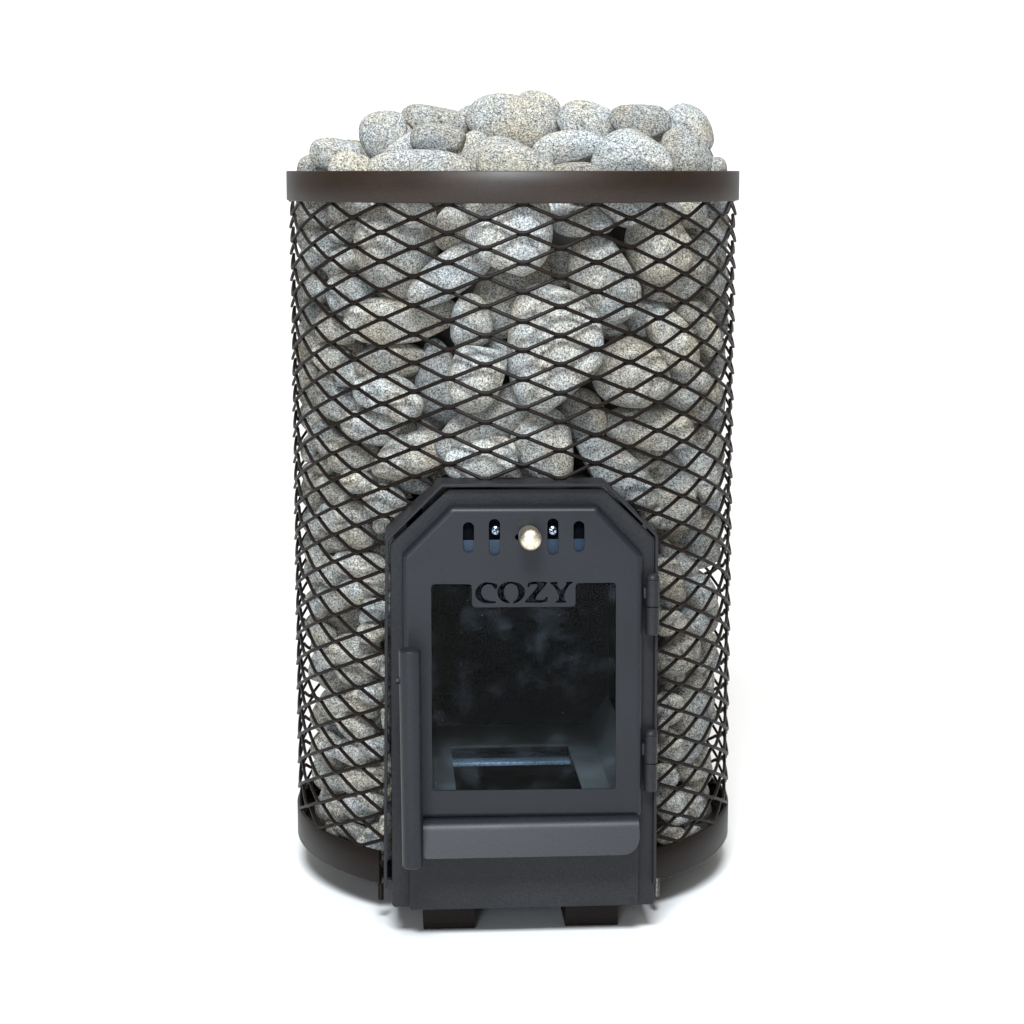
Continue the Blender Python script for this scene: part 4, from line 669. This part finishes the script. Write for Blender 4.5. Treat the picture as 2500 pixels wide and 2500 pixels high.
# wire cage: expanded steel, 45 rows of zigzag strand welded where they touch
LIPR = rounded(LIP, [0, 0.007, 0.007, 0.007, 0.007, 0], 6)
def inside(x, z, poly):
    c = False; n = len(poly)
    for i in range(n):
        x1, z1 = poly[i - 1]; x2, z2 = poly[i]
        if (z1 > z) != (z2 > z) and x < (x2 - x1) * (z - z1) / (z2 - z1) + x1: c = not c
    return c
CUT = offset([(LIP[0][0], 0.0)] + LIPR[1:-1] + [(LIP[5][0], 0.0)], 0.0012)
PITCH = 0.02623; STEP = math.radians(8.88); T0 = math.radians(-1.2)
WELDS = []
def wire_cage():
    mb = MB()
    rnd = random.Random(8)
    w = 0.0018; t = 0.0013
    for k in range(-1, 50):
        zc = 0.6685 - PITCH * (k * 0.5 + 0.25) + PITCH * 0.5
        if zc < 0.045: break
        up = k % 2
        # theta samples: flat lands at the welds, straight legs between
        samples = []
        j0, j1 = -20, 21
        for j in range(j0, j1):
            # node j is high in this row when (j+k) even
            hi = -1 if (j + k) % 2 else 1
            th = T0 + STEP * j
            fl = 0.10
            front = abs(th) < math.radians(48)
            n = 10 if front else 4
            samples += [(th - STEP * fl, hi * 0.86), (th, hi * 0.90), (th + STEP * fl, hi * 0.86)]
            for q in range(1, n):
                s = q / n
                u = fl + (1 - 2 * fl) * s
                samples.append((th + STEP * u, hi * 0.86 * (1 - 2 * s)))
        run = []; was = False
        def flush(run, cut=False):
            if len(run) < 3: return
            L = []
            for th, a in run:
                z = zc + a * PITCH * 0.25
                R = 0.2203 + (0.711 - z) * 0.0022
                r = R - a * 0.0014
                # section is a flattened bar leaning outward at its foot
                sec = []
                for (cx, cz) in ((-t, -w * .6), (-t * .5, -w), (t * .5, -w), (t, -w * .6), (t, w * .6), (t * .5, w), (-t * .5, w), (-t, w * .6)):
                    lean = 0.38
                    sec.append(cp(r + cx * math.cos(lean) - cz * math.sin(lean), th, z + cz * math.cos(lean) + cx * math.sin(lean)))
                L.append(sec)
            mb.loops(L, True, True, True)
        for th, a in samples:
            x, y, z = cp(0.2205, th, zc + a * PITCH * 0.25)
            hit = y < 0 and inside(x, z, CUT)
            if z > 0.700 or z < 0.048 or hit:
                if run and hit: WELDS.append(cp(0.2205, run[-1][0], zc + run[-1][1] * PITCH * 0.25))
                flush(run); run = []; was = hit
            else:
                if not run and was: WELDS.append((x, y, z))
                run.append((th, a)); was = False
        flush(run)
    # closing wires down the back seam
    return mb.build("wire_cage", M_WIRE, H, 50)
wire_cage()

# collar: steel strip bent round the door opening, welded to the cage
def collar():
    mb = MB(); tk = 0.0030
    outer = LIPR
    # inner line: offset by thickness (open polyline)
    full = offset([(LIP[0][0], -0.1)] + LIPR[1:-1] + [(LIP[5][0], -0.1)], tk)
    inner = [(full[0][0], LIP[0][1])] + full[1:-1] + [(full[-1][0], LIP[5][1])]
    def back(x, z): return -math.sqrt(max(0.2215 ** 2 - x * x, 0.0)) + 0.004
    b = 0.0006
    L = []
    for (xo, zo), (xi, zi) in zip(outer, inner):
        dx, dz = (xi - xo) / tk * b, (zi - zo) / tk * b
        yb = back(xo, zo)
        L.append([(xo, yb, zo), (xo, -0.245 + b, zo), (xo + dx, -0.245, zo + dz), (xi - dx, -0.245, zi - dz), (xi, -0.245 + b, zi), (xi, yb, zi)])
    mb.loops(L, True, True, True)
    return mb.build("door_collar", M_PLATE, H, 35)
collar()

# weld spots where strands meet the collar
def blob(mb, c, r, seed):
    rnd = random.Random(seed); n = 8
    L = []
    for i in range(1, 5):
        ph = math.pi * i / 5
        L.append([(c[0] + r * math.sin(ph) * math.cos(2 * math.pi * j / n) * rnd.uniform(.8, 1.2), c[1] + r * math.sin(ph) * math.sin(2 * math.pi * j / n) * rnd.uniform(.8, 1.2), c[2] + r * math.cos(ph)) for j in range(n)])
    mb.loops(L, True, True, True)
mb = MB()
for i, (x, y, z) in enumerate(WELDS):
    blob(mb, (x, y + 0.0005, z), random.uniform(0.0019, 0.0029), i)
tag(mb.build("weld_bead", M_WIRE, H, 80), kind='stuff')

# front plate behind the door
PL = rounded(offset(PLATE, -0.0004), [0.004, 0.006, 0.006, 0.006, 0.006, 0.003], 5)
hole = rounded([(-0.104, 0.140), (-0.104, 0.352), (-0.072, 0.395), (0.061, 0.395), (0.091, 0.352), (0.091, 0.140)], 0.006)
pm = plate(PL, [hole], -0.2385, 0.004, 0.0007)
pm.build("front_plate", M_PLATE, H, 35)

# firebox: tunnel behind the plate, body in the middle of the cage, chamber inside
mb = MB()
oct_ = [(-0.121, 0.060), (-0.121, 0.377), (-0.0755, 0.4235), (0.0675, 0.4235), (0.1115, 0.378), (0.1115, 0.060)]
mb.loops([[(x, -0.2344, z) for x, z in oct_], [(x, -0.086, z) for x, z in oct_]], True)
t_ = 0.004
mb.box(-0.122, -0.122 + t_, -0.086, 0.135, 0.060, 0.665)
mb.box(0.114, 0.118, -0.086, 0.135, 0.060, 0.665)
mb.box(-0.118, 0.114, 0.131, 0.135, 0.060, 0.665)
mb.box(-0.118, 0.114, -0.086, 0.131, 0.661, 0.665)
mb.box(-0.118, 0.114, -0.086, -0.082, 0.4235, 0.661)
mb.box(-0.118, 0.114, -0.086, 0.131, 0.060, 0.064)
firebox = mb.build("firebox", M_BODY, H, 35)
mb = MB()   # lining: black chamber, back wall, ceiling
for x in (-0.110, 0.102): mb.box(x - 0.001, x + 0.001, -0.233, 0.010, 0.078, 0.40)
mb.box(-0.109, 0.101, 0.010, 0.014, 0.078, 0.40)
mb.box(-0.109, 0.101, -0.233, 0.010, 0.400, 0.402)
mb.build("chamber_lining", M_SOOT_SHADE, firebox, 35)
mb = MB()   # chamber floor round the grate hole, sides sloping up
hx0, hx1, hy0, hy1 = -0.0670, 0.0515, -0.222, -0.0665
zf = 0.138
mb.box(-0.086, hx0, -0.230, 0.010, zf - 0.003, zf)
mb.box(hx1, 0.078, -0.230, 0.010, zf - 0.003, zf)
mb.box(hx0, hx1, hy1, 0.010, zf - 0.003, zf)
mb.box(hx0, hx1, -0.230, hy0, zf - 0.003, zf)
mb.add([(-0.086, -0.230, zf), (-0.109, -0.230, zf + 0.012), (-0.109, 0.010, zf + 0.012), (-0.086, 0.010, zf)], [(0, 1, 2, 3)])
mb.add([(0.078, -0.230, zf), (0.101, -0.230, zf + 0.030), (0.101, 0.010, zf + 0.030), (0.078, 0.010, zf)], [(0, 3, 2, 1)])
mb.build("chamber_floor", M_FLOOR, firebox, 30)
for y0, y1, z in ((-0.041, -0.021, 0.1165), (-0.067, -0.048, 0.1200)):
    mb = MB(); mb.box(-0.0665, 0.055, y0, y1, z - 0.004, z)
    mb.build("grate_bar", M_GALV, firebox, 30, 0.001)
mb = MB()
mb.box(-0.100, 0.092, -0.228, 0.002, 0.082, 0.085)
mb.box(-0.100, 0.092, 0.002, 0.005, 0.085, 0.125)
mb.build("ash_pan", M_ASH, firebox, 30)

# ---- door
D = bpy.data.objects.new("door", None); COL.objects.link(D); D.parent = H
YF = -0.256
dpoly = rounded(DOOR, [0.004, 0.005, 0.008, 0.008, 0.004, 0.003], 7)
win = rounded(WIN, [0.003, 0.0035, 0.0035, 0.003, 0.003, 0.0035, 0.0035, 0.003], 6)
slots = [rounded(s, min(abs(s[1][0] - s[0][0]), abs(s[2][1] - s[1][1])) * 0.499, 8) for s in SLOTS]
def chaikin(p, n=1):
    for _ in range(n):
        q = []
        for i in range(len(p)):
            a = p[i]; b = p[(i + 1) % len(p)]
            q += [(a[0] * .75 + b[0] * .25, a[1] * .75 + b[1] * .25), (a[0] * .25 + b[0] * .75, a[1] * .25 + b[1] * .75)]
        p = q
    return p
letters = [chaikin(LET[k], 2) if k in 'CO' else chaikin(LET[k], 1) for k in 'COZY']
RB = 0.0052
face = offset(dpoly, RB)
fm = plate(face, [win] + slots + letters, YF, 0.0022, 0.0)
rim = []
for k in range(0, 8):
    a = math.pi / 2 * k / 7
    rim.append([(x, YF + RB * (1 - math.cos(a)), z) for x, z in offset(dpoly, RB * (1 - math.sin(a)))])
rim.append([(x, -0.2400, z) for x, z in dpoly])
inn = offset(dpoly, 0.0022)
rim.append([(x, -0.2400, z) for x, z in inn])
rim.append([(x, YF + 0.0062, z) for x, z in inn])
fm.loops(rim, True)
me = fm.mesh("door_panel", 35); weld(me, 3e-5)
me.shade_smooth(); me.set_sharp_from_angle(angle=math.radians(35))
link("door_panel", me, M_DOOR, D)

mb = MB(); mb.box(-0.097, 0.086, -0.2532, -0.2505, 0.1425, 0.3555)
mb.build("glass_pane", M_GLASS, D, 30)
mb = MB()      # bright clips at the foot of the glass
mb.box(-0.097, 0.086, -0.2500, -0.2450, 0.1400, 0.1445)
mb.build("glass_seat", M_SLIDE, D, 30, 0.0005)
mb = MB(); mb.box(-0.0660, 0.0545, -0.2526, -0.2512, 0.3600, SLIDE[0][1] - 0.0005)
mb.build("air_slide", M_SLIDE, D, 30, 0.0004)
mb = MB(); mb.box(-0.0700, 0.0600, -0.2495, -0.2490, 0.3580, 0.4060)
mb.build("slot_shade_sheet", M_SOOT_SHADE, D, 30)  # black sheet put in for the shade of the hollow behind the slots

for (sx, sz) in SCREW:
    mb = MB(); r = 0.0050
    mb.cyl((sx, -0.2505, sz), (sx, -0.2553, sz), r, n=24, prof=[(0, r), (.35, r), (.62, r * .9), (.82, r * .68), (.95, r * .35), (1, r * .15)])
    sc_ = mb.build("screw", M_SCREW, D, 35)
    mb = MB()
    for a in (0.5, 0.5 + math.pi / 2):
        c, s = math.cos(a), math.sin(a)
        l, h = 0.0028, 0.00045
        P4 = [(l, h), (-l, h), (-l, -h), (l, -h)]
        P4 = [(sx + c * x - s * z, sz + s * x + c * z) for x, z in P4]
        mb.loops([[(x, -0.2557, z) for x, z in P4], [(x, -0.2540, z) for x, z in P4]], True, True, True)
    mb.build("cross_slot", M_SOOT_SHADE, sc_, 30)

# knob of the air slide
kx, kz = KNOB
mb = MB(); r = 0.0100
pr = [(0, r * .80), (.04, r * .92), (.10, r * .96), (.70, r), (.80, r * .985), (.88, r * .93), (.94, r * .80), (.98, r * .55), (1, r * .2)]
mb.cyl((kx, -0.2585, kz), (kx, -0.2865, kz), r, n=48, prof=pr)
knob = mb.build("air_knob", M_KNOB, D, 45)
mb = MB(); mb.cyl((kx, -0.2525, kz), (kx, -0.2590, kz), 0.0032, n=20)
mb.build("knob_stem", M_GALV, knob, 35)

# handle: vertical tube on two arms
(xa, za), (xb, _), (xc, zc_), (xd, _) = HAND
r = (xb - xa) / 2; top = Vector(((xa + xb) / 2, -0.290, za)); bot = Vector(((xc + xd) / 2 + .0002, -0.2845, zc_))
Lh = (top - bot).length
mb = MB(); e = 0.0012 / Lh
mb.cyl(bot, top, r, n=40, prof=[(0, (r - .0012) * .95), (e, r * .95), (1 - e, r), (1, r - 0.0012)])
# hollow tube mouth
hd = mb.build("door_handle", M_DOOR, D, 40)
for z in (0.262, 0.138):
    mb = MB(); xm = -0.1112
    mb.cyl((xm, -0.250, z), (xm, -0.283, z), 0.0048, n=20)
    mb.build("handle_arm", M_DOOR, hd, 40)
mb = MB(); mb.cyl((xa + .002, -0.288, 0.262), (xa - 0.0028, -0.288, 0.262), 0.0030, n=6)
mb.build("handle_bolt", M_WIRE, hd, 30)

# hinges
hz = [h[1] for h in HINGE]; hxm = 0.1120; hr = 0.0063
for (zt, zm, zb) in ((hz[0], hz[1], hz[2]), (hz[3], hz[4], hz[5])):
    hn = bpy.data.objects.new("hinge", None); COL.objects.link(hn); hn.parent = H; hn.location = (hxm, -0.249, zb)
    Lb = zm - zb - 0.0004; Lt = zt - zm - 0.006
    mb = MB(); e = 0.0006 / Lb
    mb.cyl((0, 0, 0), (0, 0, Lb), hr, n=28, prof=[(0, hr - .0006), (e, hr), (1 - e, hr), (1, hr - .0006)])
    mb.build("hinge_barrel", M_PLATE, hn, 40)
    mb = MB(); e = 0.0006 / Lt
    mb.cyl((0, 0, Lb + .0006), (0, 0, Lb + .0006 + Lt), hr, n=28, prof=[(0, hr - .0006), (e, hr), (1 - e, hr), (1, hr - .0006)])
    mb.build("hinge_barrel", M_PLATE, hn, 40)
    z0 = Lb + .0008 + Lt; mb = MB(); q = hr * 1.02
    mb.cyl((0, 0, z0), (0, 0, z0 + 0.0055), q, n=28, prof=[(0, q), (.3, q), (.6, q * .86), (.85, q * .55), (1, q * .15)])
    mb.build("pin_head", M_PLATE, hn, 50)
    mb = MB(); mb.box(-0.0055, -0.0085, -0.002, 0.008, Lb + .008, z0 - .008)
    mb.build("hinge_weld", M_DOOR, hn, 30, 0.001)
    mb = MB(); mb.box(0.002, 0.0048, 0.003, 0.0125, .006, Lb - .008)
    mb.build("hinge_leaf", M_PLATE, hn, 30, 0.0006)

# lower front box and ash drawer lip
bx = rounded([(BOX[2][0], BOX[2][1]), (BOX[0][0], 0.1265), (BOX[3][0] - .0002, 0.1265), (BOX[3][0], BOX[3][1])], 0.0008, 2)
plate(bx, [], -0.2465, 0.006, 0.0006).build("lower_front_panel", M_PLATE, H, 35)
def flap():
    x0 = -0.0990; x1 = 0.0998; zt = 0.1235
    prof = [(-0.2420, zt - .0010), (-0.2500, zt), (-0.2580, zt - .0003), (-0.2622, zt - .0014), (-0.2655, zt - .0038), (-0.2672, zt - .0065)]
    yb, zb = -0.2790, 0.0925
    p0 = prof[-1]
    for k in range(1, 13):
        s = k / 12; prof.append((p0[0] + (yb - p0[0]) * s, p0[1] + (zb - p0[1]) * s))
    tk = 0.0022; n = 2
    # lower corners: generous curve on the right, small one on the left
    rr, rl = 0.0155, 0.0035
    def lim(z):
        a = x0; b = x1
        if z < zb + rr: b = x1 - rr + math.sqrt(max(rr ** 2 - (zb + rr - z) ** 2, 0))
        if z < zb + rl: a = x0 + rl - math.sqrt(max(rl ** 2 - (zb + rl - z) ** 2, 0))
        return a, b
    P2 = []
    for i, (y, z) in enumerate(prof):
        P2.append((y, z))
    extra = []
    for k in range(1, 7):   # finer rows near the foot
        s = 1 - 0.5 ** k * 0.09; extra.append((p0[0] + (yb - p0[0]) * s, p0[1] + (zb - p0[1]) * s))
    P2 = sorted(set(P2 + extra), key=lambda p: (-p[1] if p in prof[6:] or p in extra else -1, 0)) if False else prof[:-1] + sorted(extra, key=lambda p: -p[1]) + [prof[-1]]
    mb = MB(); L = []
    for i, (y, z) in enumerate(P2):
        a, b = lim(z)
        q = P2[min(i + 1, len(P2) - 1)]; w = P2[max(i - 1, 0)]
        d = Vector((q[0] - w[0], q[1] - w[1])).normalized(); nx, nz = d.y * tk, -d.x * tk   # toward the inside
        if nx < 0 and i > 5: nx, nz = -nx, -nz
        L.append([(a, y, z), (b, y, z), (b, y + abs(nx), z - abs(nz)), (a, y + abs(nx), z - abs(nz))])
    mb.loops(L, True, True, True)
    return mb.build("drawer_lip", M_DOOR, H, 50)
flap()

# feet: steel channels under the firebox
for (a, b, y0) in ((-0.0984, -0.0494, -0.215), (0.0365, 0.0868, -0.215)):
    mb = MB(); t3 = 0.003; y1 = 0.15
    c = 0.006
    sec_o = [(a, 0.0), (a, 0.0315), (b, 0.0315), (b, 0.0)]
    mb.box(a, b, y0, y0 + t3, 0.0008, 0.0322)
    mb.box(a, a + t3, y0 + t3, y1, 0.0, 0.0322)
    mb.box(b - t3, b, y0 + t3, y1, 0.0, 0.0322)
    mb.box(a + t3, b - t3, y0 + t3, y1, 0.0292, 0.0322)
    mb.build("foot", M_WIRE, H, 30, 0.0006)
mb = MB(); mb.box(-0.125, 0.116, -0.2340, 0.14, 0.0325, 0.0590)
mb.build("base_plate", M_PLATE, H, 30, 0.001)

mb = MB()   # round steel bottom of the cage
n = 96
mb.loops([[(rr * math.cos(2 * math.pi * i / n), rr * math.sin(2 * math.pi * i / n), z) for i in range(n)] for rr, z in ((0.2205, 0.0375), (0.2205, 0.0400))], True, True, True)
mb.build("cage_bottom", M_WIRE, H, 30)

# threaded studs under the bottom band
for (x, z0) in STUD:
    z1 = 0.034; n = 14; pr = []
    for k in range(n * 2 + 1):
        pr.append((k / (n * 2), 0.0029 if k % 2 else 0.0024))
    mb = MB(); mb.cyl((x, -0.19, z0), (x, -0.19, z1 + 0.004), 0.0029, n=16, prof=pr)
    mb.build("threaded_stud", M_WIRE if x < 0 else M_EDGE, H, 20)

# ---------------------------------------------------------------- stones
_ico = {}
def ico(level):
    if level not in _ico:
        bm = bmesh.new(); bmesh.ops.create_icosphere(bm, subdivisions=level, radius=1)
        v = np.array([x.co[:] for x in bm.verts]); f = [tuple(y.index for y in q.verts) for q in bm.faces]
        bm.free(); _ico[level] = (v, f)
    return _ico[level]
def pebble(seed, sa, sc, sb, taper, level=4):
    """water-worn stone: an ellipsoid with soft facets, a taper and shallow waves"""
    v, f = ico(level); rg = np.random.default_rng(seed)
    p = v.copy()
    k = rg.uniform(1.95, 2.5)                     # slightly squarish or plain ellipsoid
    rr = (np.abs(p) ** k).sum(1) ** (-1 / k); p = p * rr[:, None]
    for _ in range(4):                            # low frequency waves
        d = rg.normal(size=3); d /= np.linalg.norm(d)
        p *= (1 + rg.uniform(.012, .032) * np.sin((v @ d) * rg.uniform(1.6, 3.2) + rg.uniform(0, 6.28)))[:, None]
    for _ in range(6):                            # soft facets
        d = rg.normal(size=3); d /= np.linalg.norm(d); h = rg.uniform(.76, .93)
        q = p @ d; over = np.clip(q - h, 0, None)
        p -= np.outer(over * .68, d)
    for _ in range(5):                            # little dents
        d = rg.normal(size=3); d /= np.linalg.norm(d)
        g = np.exp(-((v - d) ** 2).sum(1) / .05); p *= (1 - rg.uniform(-.012, .022) * g)[:, None]
    tp = taper + rg.uniform(-.09, .09)
    if abs(taper) > 0.04: p[:, 0] *= 1 - p[:, 2] * tp * 1.8
    p[:, 2] *= 1 + p[:, 0] * rg.uniform(-.16, .16)
    lo, hi = p.min(0), p.max(0)
    p = (p - (lo + hi) / 2) / ((hi - lo) / 2) * np.array([sa, sc, sb])
    me = bpy.data.meshes.new("stone"); me.from_pydata(p.tolist(), [], f); me.shade_smooth()
    return me

Rz = Matrix.Rotation(PSI, 3, 'Z')
for i, (loc, (sa, sb, sc), A, B, tp, lab) in enumerate(STONES):
    A = Vector(A).normalized(); B = Vector(B); B = (B - A * A.dot(B)).normalized(); V = A.cross(B)
    m3 = Matrix((A, -V, B)).transposed()
    if m3.determinant() < 0: m3 = Matrix((A, V, B)).transposed()
    me = pebble(100 + i, sa, sc, sb, tp, 5 if sa > 0.024 else 4)
    me.materials.append(M_STONE)
    o = bpy.data.objects.new("stone", me); COL.objects.link(o)
    o.matrix_world = Matrix.Translation(Rz @ Vector(loc)) @ (Rz @ m3).to_4x4()
    tag(o, lab, "stone", "heater stones filling the wire cage")

# stones round the sides and back of the cage, seen only through the gaps
rnd = random.Random(21)
protos = [pebble(900 + k, 0.034 + .004 * (k % 3), 0.021, 0.025, 0.0, 4) for k in range(6)]
for p_ in protos: p_.materials.append(M_STONE)
for side in (-1, 1):
    for row in range(15):
        for c in range(2):
            if c == 0 and side < 0 and row in (3, 4, 8): continue
            th = side * math.radians(116 + c * 24 + rnd.uniform(-5, 5)); z = 0.075 + row * 0.0425 + rnd.uniform(-.006, .006) + (0.02 if c else 0)
            r = 0.186 if c else 0.188
            o = bpy.data.objects.new("stone", protos[rnd.randrange(6)]); COL.objects.link(o)
            o.location = Rz @ Vector(cp(r, th, z))
            o.rotation_euler = (rnd.uniform(-.5, .5), rnd.uniform(-.5, .5), PSI - math.pi / 2 + th + math.pi / 2)
            tag(o, "grey stone at the back of the cage, hidden behind the stones of the front", "stone", "stones round the back of the cage")

# bed of stones just below the rim that carries the heap
for rr_, cnt_ in ((0.0, 1), (0.075, 6), (0.150, 13)):
    for k in range(cnt_):
        th = 2 * math.pi * (k + 0.5) / cnt_
        z = 0.684 + rnd.uniform(-.004, .004)
        if math.cos(th) < -0.2: z += 0.022
        if rr_ > 0.1 and math.cos(th) > 0.55: continue
        o = bpy.data.objects.new("stone", protos[rnd.randrange(6)]); COL.objects.link(o)
        o.location = Rz @ Vector(cp(rr_, th, z))
        o.rotation_euler = (rnd.uniform(-.3, .3), rnd.uniform(-.3, .3), rnd.uniform(0, 6.28))
        tag(o, "grey stone buried in the heap, hidden under and behind the upper stones", "stone", "stones buried in the heap")
